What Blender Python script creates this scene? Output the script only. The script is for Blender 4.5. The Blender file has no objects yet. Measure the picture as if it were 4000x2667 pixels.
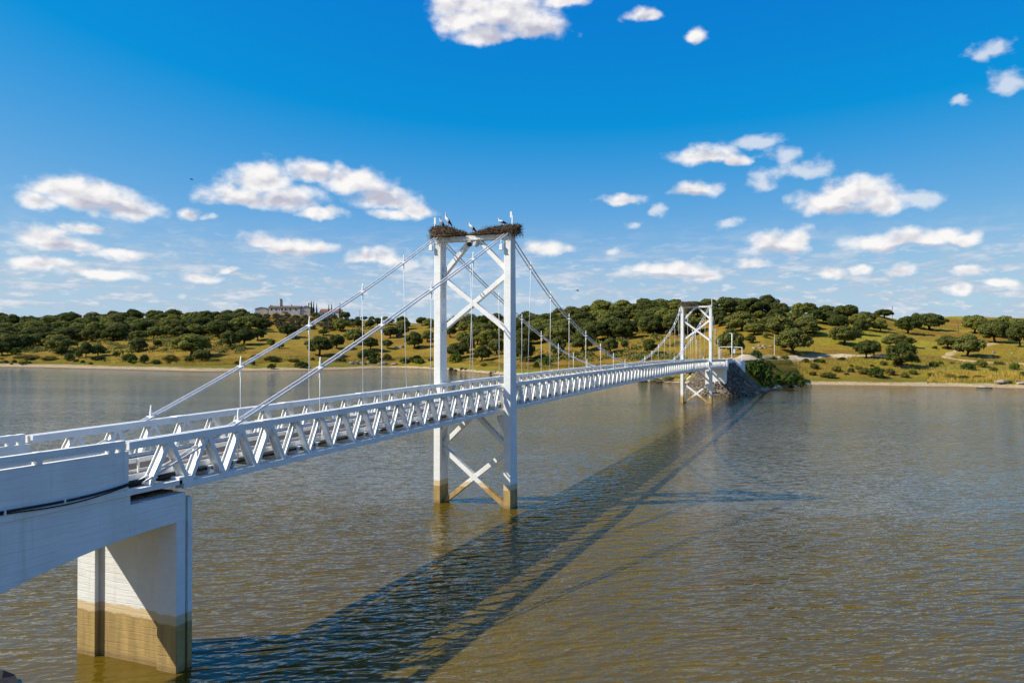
import bpy, bmesh, math, random
from mathutils import Vector, Matrix
R=math.radians
scene=bpy.context.scene
col=scene.collection
random.seed(7)

# ---------------------------------------------------------------- camera
OX,OY=24.8046,-52.8033
cam_d=bpy.data.cameras.new('camera'); cam=bpy.data.objects.new('camera',cam_d); col.objects.link(cam)
cam_d.sensor_fit='HORIZONTAL'; cam_d.sensor_width=36.0; cam_d.lens=36.0*2988.77/4000.0
cam_d.clip_start=.5; cam_d.clip_end=30000
_yaw,_pit,_rol=-.3863,.005,.002
_f=Vector((math.sin(_yaw)*math.cos(_pit),math.cos(_yaw)*math.cos(_pit),math.sin(_pit)))
_r=Vector((math.cos(_yaw),-math.sin(_yaw),0)); _u=_r.cross(_f)
_r2=_r*math.cos(_rol)+_u*math.sin(_rol); _u2=-_r*math.sin(_rol)+_u*math.cos(_rol)
cam.matrix_world=Matrix(((_r2.x,_u2.x,-_f.x,OX),(_r2.y,_u2.y,-_f.y,OY),(_r2.z,_u2.z,-_f.z,12.2),(0,0,0,1)))
scene.camera=cam
scene.render.resolution_x=1024; scene.render.resolution_y=682

# ---------------------------------------------------------------- exposure
vs=scene.view_settings; vs.view_transform='Standard'; vs.look='None'; vs.exposure=0.46; vs.gamma=1.0; vs.use_curve_mapping=False
scene.cycles.use_adaptive_sampling=True; scene.cycles.adaptive_threshold=.015; scene.cycles.max_bounces=6; scene.cycles.diffuse_bounces=3; scene.cycles.glossy_bounces=3; scene.cycles.transparent_max_bounces=6

# ---------------------------------------------------------------- sun
SUN_TO=Vector((-.99,-.62,1.0)).normalized()
sun_d=bpy.data.lights.new('sun','SUN'); sun_d.energy=5.0; sun_d.angle=R(.55); sun_d.color=(1.0,.93,.80)
sun=bpy.data.objects.new('sun',sun_d); col.objects.link(sun)
sun.rotation_euler=SUN_TO.to_track_quat('Z','Y').to_euler(); sun.location=(-60,-60,90)

TAZ = (
-1.74533,-1.309,-1.06797,-0.97604,
-0.84872,-0.75351,-0.68234,-0.64018,
-0.59708,-0.54208,-0.46919,-0.42384,
-0.38402,-0.31586,-0.23163,-0.17117,
-0.13883,-0.10175,-0.07575,-0.02007,
0.05215,0.10221,0.14129,0.20344,
0.31163,0.61087,1.0472)
TER = (
((494.2,-1.6),(531.4,0.0),(579.5,1.2),(618.2,4.56),(682.5,9.8),(785.5,19.15),(901.4,28.94),(961.4,27.94),(1151.4,19.94),(2101.4,4.0),(9000.0,6.0)),((494.2,-1.6),(531.4,0.0),(579.5,1.2),(618.2,4.56),(682.5,9.8),(785.5,19.15),(901.4,28.94),(961.4,27.94),(1151.4,19.94),(2101.4,4.0),(9000.0,6.0)),((494.2,-1.6),(531.4,0.0),(579.5,1.2),(618.2,4.56),(682.5,9.8),(785.5,19.15),(901.4,28.94),(961.4,27.94),(1151.4,19.94),(2101.4,4.0),(9000.0,6.0)),((457.3,-1.6),(491.7,0.0),(535.5,1.19),(571.6,4.78),(637.7,9.95),(734.0,19.33),(842.2,29.54),(902.2,28.54),(1092.2,20.54),(2042.2,4.54),(9000.0,6.0)),
((385.1,-1.6),(414.0,0.0),(449.2,1.48),(491.7,5.47),(553.1,11.67),(659.2,20.97),(782.1,31.77),(842.1,30.77),(1032.1,22.77),(1982.1,6.77),(9000.0,6.0)),((347.6,-1.6),(373.8,0.0),(405.0,1.99),(444.7,5.48),(514.3,12.62),(642.8,25.7),(739.2,35.97),(799.2,34.97),(989.2,26.97),(1939.2,10.97),(9000.0,6.0)),((352.3,-1.6),(378.8,0.0),(402.6,2.3),(433.9,5.07),(501.8,12.7),(606.3,24.35),(710.8,38.83),(770.8,37.83),(960.8,29.83),(1910.8,13.83),(9000.0,6.0)),((355.1,-1.6),(381.8,0.0),(403.0,2.43),(433.9,5.02),(506.2,13.31),(609.5,25.62),(702.4,38.89),(762.4,37.89),(952.4,29.89),(1902.4,13.89),(9000.0,6.0)),
((365.0,-1.6),(392.5,0.0),(411.1,2.39),(434.7,4.98),(501.1,13.35),(603.3,25.67),(695.3,34.69),(755.3,33.69),(945.3,25.69),(1895.3,9.69),(9000.0,6.0)),((383.3,-1.6),(412.1,0.0),(420.1,2.6),(445.4,4.77),(496.0,12.85),(597.2,24.06),(688.3,31.68),(748.3,30.68),(938.3,22.68),(1888.3,6.68),(9000.0,6.0)),((348.6,-1.6),(374.8,0.0),(386.4,2.25),(411.5,4.87),(461.6,11.57),(561.9,21.95),(682.3,31.0),(742.3,30.0),(932.3,22.0),(1882.3,6.0),(9000.0,6.0)),((310.6,-1.6),(334.0,0.0),(345.3,2.34),(370.3,4.78),(420.3,9.99),(520.3,20.41),(650.4,31.71),(710.4,30.71),(900.4,22.71),(1850.4,6.71),(9000.0,6.0)),
((284.5,-1.6),(305.9,0.0),(320.1,2.17),(340.0,4.63),(385.0,8.89),(460.0,18.19),(579.9,30.32),(639.9,29.32),(829.9,21.32),(1779.9,5.32),(9000.0,6.0)),((267.1,-1.6),(287.2,0.0),(295.8,2.15),(312.8,4.23),(345.9,7.91),(431.0,19.08),(521.2,31.77),(581.2,30.77),(771.2,22.77),(1721.2,6.77),(9000.0,6.0)),((247.5,-1.6),(266.1,0.0),(275.3,2.52),(291.5,4.9),(323.9,8.27),(404.8,20.95),(485.7,33.35),(545.7,32.35),(735.7,24.35),(1685.7,8.35),(9000.0,6.0)),((236.4,-1.6),(254.2,0.0),(261.1,2.57),(276.4,5.39),(312.2,8.5),(388.9,22.72),(460.5,33.11),(520.5,32.11),(710.5,24.11),(1660.5,8.11),(9000.0,6.0)),
((223.1,-1.6),(239.8,0.0),(241.4,3.38),(255.8,7.09),(299.1,9.19),(376.4,22.33),(443.4,32.45),(503.4,31.45),(693.4,23.45),(1643.4,7.45),(9000.0,6.0)),((211.9,-1.6),(227.8,0.0),(229.3,3.93),(235.5,7.69),(276.1,9.02),(359.4,21.8),(427.1,31.31),(487.1,30.31),(677.1,22.31),(1627.1,6.31),(9000.0,6.0)),((218.2,-1.6),(234.7,0.0),(235.3,3.79),(245.8,7.94),(275.2,9.07),(357.0,21.68),(425.3,31.1),(485.3,30.1),(675.3,22.1),(1625.3,6.1),(9000.0,6.0)),((235.3,-1.6),(253.1,0.0),(260.3,1.45),(276.4,4.01),(299.9,7.94),(353.4,16.75),(428.3,27.73),(488.3,26.73),(678.3,18.73),(1628.3,4.0),(9000.0,6.0)),
((240.8,-1.6),(259.0,0.0),(265.1,1.62),(282.8,4.12),(311.5,8.11),(370.0,16.88),(452.8,27.96),(512.8,26.96),(702.8,18.96),(1652.8,4.0),(9000.0,6.0)),((242.2,-1.6),(260.5,0.0),(267.3,1.69),(286.6,4.25),(317.1,8.02),(385.0,16.6),(509.5,26.22),(569.5,25.22),(759.5,17.22),(1709.5,4.0),(9000.0,6.0)),((245.4,-1.6),(263.9,0.0),(270.9,1.81),(291.7,4.3),(329.9,8.95),(416.6,18.33),(624.9,32.15),(684.9,31.15),(874.9,23.15),(1824.9,7.15),(9000.0,6.0)),((245.5,-1.6),(264.0,0.0),(272.0,1.81),(297.2,4.5),(342.9,9.48),(433.1,18.39),(649.7,30.71),(709.7,29.71),(899.7,21.71),(1849.7,5.71),(9000.0,6.0)),
((259.9,-1.6),(279.4,0.0),(287.2,1.91),(319.8,4.65),(372.0,9.58),(469.8,18.52),(652.5,30.36),(712.5,29.36),(902.5,21.36),(1852.5,5.36),(9000.0,6.0)),((259.9,-1.6),(279.4,0.0),(287.2,1.91),(319.8,4.65),(372.0,9.58),(469.8,18.52),(652.5,30.36),(712.5,29.36),(902.5,21.36),(1852.5,5.36),(9000.0,6.0)),((259.9,-1.6),(279.4,0.0),(287.2,1.91),(319.8,4.65),(372.0,9.58),(469.8,18.52),(652.5,30.36),(712.5,29.36),(902.5,21.36),(1852.5,5.36),(9000.0,6.0)))
TREES = (
(-412.2,279.6,6.93,19.5,11.8,'broad spreading oak with a divided trunk, largest on the far left meadow','oak',None),(-397.0,269.6,5.59,7.2,6.0,'small round oak just in front of the broad far left oak','oak',None),(-378.3,270.7,4.66,8.0,9.0,'left one of two dark oaks side by side above the left beach','oak',None),(-374.1,275.6,5.06,9.7,7.8,'right one of two dark oaks side by side above the left beach','oak',None),
(-359.6,291.3,7.63,10.9,8.9,'lone oak with a leaning trunk on the open left meadow','oak',None),(-358.2,304.7,10.79,5.7,4.4,'small bushy oak alone on the left meadow, right of the leaning oak','oak',None),(-297.5,271.2,5.43,22.2,13.2,'largest oak of the left shore, wide dark crown on the meadow','oak',None),(-276.4,257.1,3.04,10.8,7.1,'low bushy oak in front of the largest oak of the left shore','oak',None),
(-303.9,307.4,9.95,12.4,10.4,'oak with crown near the ground, right of the largest left shore oak','oak',None),(-312.9,329.6,12.18,13.0,11.0,'oak with visible trunk on the meadow below the hilltop manor','oak',None),(-428.5,331.2,14.71,18.0,9.7,None,'oak','L'),(-409.3,335.8,15.01,12.7,6.7,None,'oak','L'),
(-409.4,348.7,16.13,12.2,9.1,None,'oak','L'),(-408.4,358.8,17.73,11.6,8.5,None,'oak','L'),(-390.1,353.3,16.72,13.6,8.3,None,'oak','L'),(-537.7,453.5,31.86,14.5,8.5,'umbrella-shaped tree standing alone above the left skyline','umb',None),
(-470.7,288.2,7.67,17.9,11.4,None,'oak','L'),(-478.8,304.3,9.03,14.8,10.4,None,'oak','L'),(-453.8,272.4,5.4,11.0,8.2,None,'oak','L'),(-491.3,321.9,11.34,13.1,9.2,None,'oak','L'),
(-629.3,429.2,29.53,22.7,7.4,None,'oak','L'),(-647.4,418.6,29.88,18.6,5.9,None,'oak','L'),(-591.2,460.9,31.71,24.2,7.1,None,'oak','L'),(-311.1,369.2,17.48,13.0,8.7,'paler green oak with forked trunk below the hilltop manor','oak',None),
(-313.1,329.6,12.19,10.4,10.4,'tall oak at the left end of the slope below the manor','oak',None),(-319.4,349.7,14.96,10.3,8.6,'oak beside the tall left oak on the slope below the manor','oak',None),(-287.1,323.9,10.84,5.8,5.0,'small slim oak under the upper left stay cables','oak',None),(-278.3,321.1,9.81,5.8,4.7,'second small slim oak under the upper left stay cables','oak',None),
(-239.8,307.6,6.3,15.3,11.1,'big dark oak seen between the two side-span cable pairs','oak',None),(-246.2,334.1,10.03,10.5,8.6,'round oak right of the big dark oak between the cable pairs','oak',None),(-302.1,418.2,22.08,12.1,9.6,'oak on the bare slope just below the white hill house','oak',None),(-248.2,356.0,12.87,13.7,10.4,'tall oak behind the near cables above the rocky shore','oak',None),
(-229.2,344.3,9.5,10.0,7.4,'leafy oak crossed by the near cables above the green bank','oak',None),(-224.4,355.9,10.1,7.0,6.2,'small round oak beside the boulders on the slope','oak',None),(-208.7,362.3,9.97,12.9,10.5,'oak with a dark crown just left of the near tower','oak',None),(-249.4,400.8,16.81,11.3,8.3,None,'oak','C'),
(-245.2,409.0,17.96,10.8,9.0,None,'oak','C'),(-317.8,450.6,26.13,6.1,5.1,None,'oak','C'),(-307.2,448.5,25.49,7.4,6.7,None,'oak','C'),(-302.8,456.8,25.13,6.8,6.4,None,'oak','C'),
(-314.3,487.7,28.19,7.9,6.4,None,'oak','C'),(-349.9,492.6,33.36,9.6,7.0,'dark round tree beside the white hill house','oak',None),(-342.7,502.0,33.59,4.8,3.0,None,'oak','C'),(-340.9,509.2,33.25,6.4,3.9,None,'oak','C'),
(-334.5,510.2,32.99,5.6,3.9,None,'oak','C'),(-331.3,514.8,32.64,6.0,3.4,None,'oak','C'),(-324.2,516.0,32.31,8.2,4.5,None,'oak','C'),(-400.1,512.6,38.93,10.1,7.0,'green bushy tree in front of the ruined chapel','oak',None),
(-300.9,396.0,19.04,8.0,4.3,None,'oak','C'),(-304.5,365.4,16.28,7.0,3.5,None,'oak','L'),(-211.8,383.7,13.98,9.0,7.9,None,'oak','C'),(-276.5,461.0,23.45,10.1,5.4,None,'oak','C'),
(-128.6,284.8,4.23,9.7,8.0,'oak on the sandy point seen between the near tower legs','oak',None),(-151.5,304.6,4.96,11.8,8.6,'dark oak behind the left leg of the near tower','oak',None),(-100.4,267.1,4.71,10.9,10.9,'big dark oak right of the near tower above the grassy bank','oak',None),(-127.3,299.9,7.44,9.2,8.7,None,'oak','C'),
(-153.0,320.2,7.69,9.4,9.4,None,'oak','C'),(-84.5,270.4,6.18,7.4,11.2,'tall dark oak behind the first hangers past the near tower','oak',None),(-76.1,278.6,9.02,10.6,10.6,'large dark oak at the wood edge in the middle of the main span','oak',None),(-59.8,267.4,8.59,7.1,7.1,'oak at the wood edge left of the wooden pole at mid-span','oak',None),
(-40.9,258.9,8.61,6.2,6.6,'leaning oak at the wood edge left of the far tower','oak',None),(-55.4,274.1,10.55,3.4,4.2,None,'oak','R'),(-115.4,421.2,31.74,12.9,4.4,None,'oak','R'),(-97.0,431.9,33.34,8.4,4.6,None,'oak','R'),
(-84.0,417.8,33.48,10.3,4.8,None,'oak','R'),(-64.3,395.0,32.26,12.2,7.4,'left one of two flat-topped trees on the skyline left of the far tower','oak',None),(-53.1,383.4,32.11,10.4,6.7,'right one of two flat-topped trees on the skyline left of the far tower','oak',None),(-41.6,378.4,31.69,7.7,5.3,'skyline tree directly behind the far tower nest','oak',None),
(-15.0,337.4,28.21,15.5,7.4,'wide flat-topped oak on the ridge right of the far tower','oak',None),(-13.7,329.8,26.56,8.9,5.0,None,'oak','RR'),(-0.5,341.7,28.7,10.8,8.5,'tallest skyline oak on the ridge right of the far tower','oak',None),(3.2,333.5,26.43,8.8,6.7,None,'oak','RR'),
(6.5,333.2,25.59,8.4,7.2,'oak with a pale bare trunk on the ridge slope','oak',None),(17.7,360.4,27.29,9.8,7.2,'skyline oak with sky showing under its crown','oak',None),(13.2,331.0,23.83,6.2,4.5,'small tilted oak below the ridge with a dark shadow','oak',None),(25.9,371.8,28.12,8.3,5.5,'small domed oak on the skyline right of the ridge wood','oak',None),
(27.9,333.8,22.05,8.2,6.5,None,'oak','RR'),(35.7,351.6,24.08,12.4,8.2,'broad loose oak on the skyline left of the tall mast','oak',None),(39.8,316.0,17.07,7.1,7.1,None,'oak','RR'),(32.5,282.3,12.47,12.7,8.4,'dark oak on the right slope with a stone at its foot','oak',None),
(14.8,247.6,9.18,13.0,9.5,'big spreading oak beside the pale road right of the far tower','oak',None),(20.4,304.9,17.87,7.7,3.7,None,'oak','RR'),(7.4,299.6,19.32,8.3,2.9,None,'oak','RR'),(3.2,293.0,19.28,8.2,5.7,None,'oak','RR'),
(-1.3,257.2,13.09,4.3,3.4,None,'oak','RR'),(-2.5,318.2,24.72,5.4,4.1,None,'oak','RR'),(-7.7,306.4,21.71,7.3,4.3,None,'oak','RR'),(-14.7,300.3,19.86,7.9,4.9,None,'oak','RR'),
(-2.5,203.3,8.92,9.7,8.9,'round oak directly behind the white height barrier','oak',None),(-1.8,276.4,16.58,10.0,5.1,None,'oak','RR'),(3.5,267.2,15.17,2.6,2.3,None,'oak','RR'),(39.2,247.8,7.75,7.6,7.1,'oak with a bent trunk standing on the edge of the pale road','oak',None),
(49.3,234.1,4.65,10.6,8.9,'isolated oak on the right meadow nearest the water','oak',None),(73.8,373.5,19.77,16.3,9.6,'large domed oak on the bare hill at the right skyline','oak',None),(67.6,372.6,21.19,8.0,7.4,None,'oak','RR'),(60.9,342.4,17.9,11.5,8.1,None,'oak','RR'),
(49.1,334.4,18.59,7.0,6.4,None,'oak','RR'),(53.6,383.1,26.57,9.8,4.9,None,'oak','RR'),(52.8,290.5,11.66,12.4,5.3,None,'oak','RR'),(70.6,294.6,11.1,8.8,6.0,'round oak at the bend of the dirt track','oak',None),
(74.3,275.0,8.17,12.0,8.5,'twisted oak with open pale crown right of the dirt track','oak',None),(89.8,310.5,13.85,11.4,8.1,'dark oak clump left of the far right oak on the slope','oak',None),(96.0,298.4,11.72,8.9,10.6,'oak at the right edge of the picture above the meadow','oak',None),(114.7,412.8,21.98,12.6,4.6,None,'oak','RR'),
(42.0,255.4,8.35,5.9,5.9,None,'oak','RR'),(-606.3,422.3,29.26,15.0,9.8,None,'oak','L'),(-527.2,436.7,30.3,20.1,12.5,None,'oak','L'),(-498.5,432.2,29.66,17.2,11.8,None,'oak','L'),
(-489.9,445.4,30.92,16.8,11.9,None,'oak','L'),(-493.7,453.6,31.79,13.1,9.1,None,'oak','L'),(-467.4,451.3,31.6,11.0,8.5,None,'oak','L'),(-453.3,440.9,29.94,14.1,10.0,None,'oak','L'),
(-437.6,437.5,29.2,14.1,10.3,None,'oak','L'),(-437.0,450.7,32.21,14.5,9.2,None,'oak','L'),(-422.2,450.3,31.86,14.6,10.6,None,'oak','L'),(-667.4,392.6,27.68,17.6,10.2,None,'oak','L'),
(-663.7,400.6,29.16,13.2,10.2,None,'oak','L'),(-656.8,406.7,29.64,20.2,12.3,None,'oak','L'),(-663.4,423.4,30.34,13.2,9.6,None,'oak','L'),(-585.7,403.2,27.04,17.1,10.2,None,'oak','L'),
(-577.7,409.7,27.39,17.4,11.6,None,'oak','L'),(-591.9,426.6,29.53,20.5,12.2,None,'oak','L'),(-565.8,427.5,29.02,18.4,11.3,None,'oak','L'),(-545.1,419.7,27.22,16.8,10.7,None,'oak','L'),
(-547.6,434.9,29.09,21.1,12.4,None,'oak','L'),(-522.6,419.2,26.71,19.8,12.6,None,'oak','L'),(-505.5,416.4,26.65,15.4,9.0,None,'oak','L'),(-476.2,421.9,27.47,19.7,11.6,None,'oak','L'),
(-479.6,433.4,29.2,15.9,12.4,None,'oak','L'),(-457.2,432.8,28.62,19.4,11.9,None,'oak','L'),(-434.0,422.8,27.25,16.7,12.2,None,'oak','L'),(-411.8,425.3,27.18,13.8,10.7,None,'oak','L'),
(-404.5,421.9,26.75,17.6,10.6,None,'oak','L'),(-396.7,434.7,28.17,16.2,10.0,None,'oak','L'),(-641.2,383.9,24.43,13.4,8.8,None,'oak','L'),(-626.6,389.8,25.1,16.6,12.6,None,'oak','L'),
(-608.8,387.4,24.65,18.4,12.2,None,'oak','L'),(-584.5,384.3,24.26,15.4,11.8,None,'oak','L'),(-576.6,394.0,25.66,16.1,9.8,None,'oak','L'),(-562.5,390.0,24.01,15.3,9.2,None,'oak','L'),
(-566.0,401.5,25.92,15.1,10.6,None,'oak','L'),(-539.4,396.1,23.81,14.7,11.5,None,'oak','L'),(-542.4,407.9,24.96,16.8,10.5,None,'oak','L'),(-536.3,416.8,26.23,15.8,9.5,None,'oak','L'),
(-507.1,402.8,23.97,19.7,12.7,None,'oak','L'),(-489.8,403.4,24.32,16.5,9.8,None,'oak','L'),(-477.2,402.0,23.52,16.3,9.8,None,'oak','L'),(-465.2,406.9,24.16,13.9,10.4,None,'oak','L'),
(-456.0,410.6,25.23,15.1,11.3,None,'oak','L'),(-417.1,390.9,22.98,15.4,10.1,None,'oak','L'),(-406.9,395.0,24.04,12.9,8.9,None,'oak','L'),(-397.8,405.2,24.84,16.0,11.3,None,'oak','L'),
(-400.4,413.8,25.32,14.6,8.6,None,'oak','L'),(-376.6,407.3,23.46,20.3,11.9,None,'oak','L'),(-614.6,359.1,20.79,20.0,11.7,None,'oak','L'),(-624.3,371.3,22.09,18.3,11.3,None,'oak','L'),
(-598.2,369.0,21.49,16.5,9.8,None,'oak','L'),(-566.3,375.5,21.5,21.3,12.7,None,'oak','L'),(-556.2,379.6,22.04,16.8,11.9,None,'oak','L'),(-555.0,389.8,23.33,14.1,9.3,None,'oak','L'),
(-521.2,377.6,21.52,17.1,10.0,None,'oak','L'),(-531.3,396.2,23.33,15.0,8.8,None,'oak','L'),(-487.3,375.3,20.78,15.6,11.0,None,'oak','L'),(-498.5,386.9,22.22,15.9,9.4,None,'oak','L'),
(-475.1,386.7,21.14,12.6,9.1,None,'oak','L'),(-468.3,386.2,20.58,15.0,9.2,None,'oak','L'),(-458.6,393.4,21.45,17.5,12.5,None,'oak','L'),(-455.6,401.1,22.95,11.5,8.9,None,'oak','L'),
(-438.7,395.0,22.54,15.0,8.7,None,'oak','L'),(-404.4,373.4,20.26,18.4,11.5,None,'oak','L'),(-390.9,375.6,20.21,19.5,12.2,None,'oak','L'),(-379.0,386.9,21.52,15.1,9.1,None,'oak','L'),
(-375.3,394.9,22.35,15.3,9.2,None,'oak','L'),(-366.3,395.3,21.92,18.9,11.4,None,'oak','L'),(-357.2,399.0,21.6,13.2,10.3,None,'oak','L'),(-604.2,360.1,20.21,16.9,12.6,None,'oak','L'),
(-585.8,351.4,18.27,16.5,12.0,None,'oak','L'),(-579.2,360.6,19.28,15.7,11.5,None,'oak','L'),(-561.7,361.2,17.98,19.4,11.5,None,'oak','L'),(-557.3,369.5,19.55,19.9,12.1,None,'oak','L'),
(-516.7,360.1,19.25,18.8,11.2,None,'oak','L'),(-493.2,356.7,17.99,16.0,11.3,None,'oak','L'),(-476.7,360.1,18.37,16.4,9.9,None,'oak','L'),(-457.7,354.9,17.66,19.2,12.2,None,'oak','L'),
(-463.4,368.8,18.66,18.4,10.7,None,'oak','L'),(-435.1,364.1,18.56,15.3,11.0,None,'oak','L'),(-445.8,382.4,19.85,19.9,11.8,None,'oak','L'),(-416.4,371.7,19.52,20.8,12.6,None,'oak','L'),
(-386.2,364.6,18.19,13.7,8.6,None,'oak','L'),(-367.2,365.8,17.9,19.1,11.7,None,'oak','L'),(-355.4,373.9,18.7,20.4,12.6,None,'oak','L'),(-573.6,333.7,15.57,16.9,11.5,None,'oak','L'),
(-568.7,351.9,16.75,17.0,11.7,None,'oak','L'),(-538.6,338.2,15.31,15.3,9.8,None,'oak','L'),(-529.6,348.4,16.96,16.5,12.4,None,'oak','L'),(-514.0,351.5,17.28,17.1,12.7,None,'oak','L'),
(-480.8,345.6,15.41,14.1,10.6,None,'oak','L'),(-464.9,348.8,16.91,16.0,12.1,None,'oak','L'),(-434.9,341.6,16.45,17.1,10.9,None,'oak','L'),(-351.4,352.8,16.58,21.3,12.5,None,'oak','L'),
(-552.7,326.0,14.39,12.5,9.3,None,'oak','L'),(-534.8,320.4,13.41,15.5,10.8,None,'oak','L'),(-521.3,322.6,13.13,15.1,11.7,None,'oak','L'),(-511.4,333.1,14.22,15.9,11.1,None,'oak','L'),
(-501.7,333.8,13.31,17.0,12.5,None,'oak','L'),(-484.9,330.9,12.72,12.1,9.4,None,'oak','L'),(-475.0,331.7,12.89,19.7,11.6,None,'oak','L'),(-467.0,338.2,14.78,15.6,9.8,None,'oak','L'),
(-446.2,330.5,14.45,14.9,10.1,None,'oak','L'),(-525.7,311.1,11.91,15.7,9.9,None,'oak','L'),(-503.1,304.1,10.39,17.3,12.4,None,'oak','L'),(-505.4,312.9,11.44,15.5,10.8,None,'oak','L'),
(-499.1,321.9,11.98,13.9,10.5,None,'oak','L'),(-482.2,322.3,10.95,14.3,11.0,None,'oak','L'),(-494.3,288.3,8.33,10.9,8.5,None,'oak','L'),(-487.5,294.3,8.67,17.6,11.3,None,'oak','L'),
(-480.1,277.9,7.08,14.0,9.7,None,'oak','L'),(-372.8,483.3,35.45,9.5,5.4,None,'scrub','scrub'),(-413.2,460.4,34.42,7.9,5.2,None,'scrub','scrub'),(-404.6,460.6,34.03,7.2,5.1,None,'scrub','scrub'),
(-399.1,466.1,34.79,8.1,4.7,None,'scrub','scrub'),(-391.6,462.7,33.93,5.2,3.6,None,'scrub','scrub'),(-388.8,467.1,34.55,7.7,4.7,None,'scrub','scrub'),(-378.1,465.0,33.03,8.5,4.9,None,'scrub','scrub'),
(-371.3,467.7,33.18,7.3,4.8,None,'scrub','scrub'),(-362.8,474.4,33.6,6.9,4.6,None,'scrub','scrub'),(-364.3,483.5,34.75,6.6,4.6,None,'scrub','scrub'),(-358.2,479.5,33.31,7.7,5.1,None,'scrub','scrub'),
(-356.2,486.8,33.78,7.0,4.9,None,'scrub','scrub'),(-399.4,453.1,32.44,6.5,4.5,None,'scrub','scrub'),(-391.6,456.2,32.7,6.3,4.2,None,'scrub','scrub'),(-382.6,456.7,31.68,8.5,4.7,None,'scrub','scrub'),
(-374.6,453.4,31.24,4.8,3.2,None,'scrub','scrub'),(-370.5,455.1,31.12,6.4,3.8,None,'scrub','scrub'),(-361.6,458.7,31.66,5.1,3.5,None,'scrub','scrub'),(-360.1,462.6,32.02,5.5,3.1,None,'scrub','scrub'),
(-352.3,462.5,31.43,8.7,5.1,None,'scrub','scrub'),(-349.8,470.0,31.64,7.0,4.0,None,'scrub','scrub'),(-352.9,484.9,33.1,4.8,3.3,None,'scrub','scrub'),(-342.7,476.1,31.24,7.6,4.3,None,'scrub','scrub'),
(-344.8,488.2,32.13,5.9,3.6,None,'scrub','scrub'),(-384.1,439.9,28.93,5.8,3.3,None,'scrub','scrub'),(-378.9,442.0,29.15,7.2,4.7,None,'scrub','scrub'),(-377.5,445.8,29.63,6.5,4.5,None,'scrub','scrub'),
(-370.8,448.5,30.07,4.7,3.1,None,'scrub','scrub'),(-362.1,452.1,30.2,8.7,5.0,None,'scrub','scrub'),(-354.7,448.6,28.99,6.6,4.4,None,'scrub','scrub'),(-348.0,461.0,30.4,7.5,4.2,None,'scrub','scrub'),
(-342.2,460.1,29.48,6.3,3.4,None,'scrub','scrub'),(-333.5,479.9,30.38,6.1,4.3,None,'scrub','scrub'),(-332.5,483.5,30.55,7.4,4.2,None,'scrub','scrub'),(-381.5,437.7,28.21,5.4,3.2,None,'scrub','scrub'),
(-371.3,435.4,26.92,8.4,5.3,None,'scrub','scrub'),(-369.3,439.4,27.2,4.9,3.2,None,'scrub','scrub'),(-362.0,439.1,27.45,6.4,4.5,None,'scrub','scrub'),(-360.9,446.1,28.45,5.6,3.9,None,'scrub','scrub'),
(-351.0,440.4,27.54,5.7,3.9,None,'scrub','scrub'),(-343.5,440.2,27.15,5.5,3.7,None,'scrub','scrub'),(-340.4,444.7,27.59,5.1,3.0,None,'scrub','scrub'),(-335.3,443.5,27.18,6.0,3.4,None,'scrub','scrub'),
(-333.9,450.6,27.81,6.2,3.6,None,'scrub','scrub'),(-330.7,461.6,28.55,5.3,3.1,None,'scrub','scrub'),(-327.2,463.0,28.16,5.9,3.8,None,'scrub','scrub'),(-324.7,470.5,28.18,5.2,3.3,None,'scrub','scrub'),
(-365.5,428.0,25.64,7.3,4.2,None,'scrub','scrub'),(-362.9,432.3,25.93,6.9,5.0,None,'scrub','scrub'),(-353.1,433.0,25.93,8.8,4.8,None,'scrub','scrub'),(-334.4,427.7,25.07,4.3,3.0,None,'scrub','scrub'),
(-326.5,430.9,25.22,8.9,5.0,None,'scrub','scrub'),(-324.8,438.1,25.88,8.2,4.8,None,'scrub','scrub'),(-318.5,440.6,26.01,4.6,3.0,None,'scrub','scrub'),(-311.8,446.6,25.85,5.1,3.6,None,'scrub','scrub'),
(-317.1,463.9,26.76,7.6,5.1,None,'scrub','scrub'),(-360.9,423.4,24.29,5.6,3.7,None,'scrub','scrub'),(-346.7,419.5,23.54,8.7,5.1,None,'scrub','scrub'),(-340.9,418.6,23.27,8.4,4.7,None,'scrub','scrub'),
(-335.7,420.7,23.49,7.4,4.8,None,'scrub','scrub'),(-331.1,422.6,23.95,6.9,3.9,None,'scrub','scrub'),(-313.0,417.0,22.73,8.3,5.3,None,'scrub','scrub'),(-310.7,421.2,23.22,6.9,4.2,None,'scrub','scrub'),
(-306.1,423.0,23.2,9.0,5.2,None,'scrub','scrub'),(-338.7,413.0,22.27,5.9,3.8,None,'scrub','scrub'),(-309.7,470.1,26.28,7.7,6.6,None,'oak','C'),(-308.6,496.5,28.84,9.6,6.4,None,'oak','C'),
(-291.1,487.4,26.9,10.1,8.6,None,'oak','C'),(-277.3,496.3,27.9,10.2,7.9,None,'oak','C'),(-260.8,477.1,25.7,11.2,7.5,None,'oak','C'),(-277.0,467.2,24.19,11.0,8.1,None,'oak','C'),
(-249.7,465.4,24.28,9.9,7.5,None,'oak','C'),(-236.7,480.4,25.89,12.8,10.8,None,'oak','C'),(-225.0,475.4,25.57,14.4,10.4,None,'oak','C'),(-211.1,468.2,25.73,12.6,9.9,None,'oak','C'),
(-193.3,452.7,25.69,13.3,9.8,None,'oak','C'),(-230.3,457.1,22.71,10.4,8.9,None,'oak','C'),(-217.1,449.5,21.71,10.6,8.0,None,'oak','C'),(-199.3,427.6,19.95,9.4,7.8,None,'oak','C'),
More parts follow.
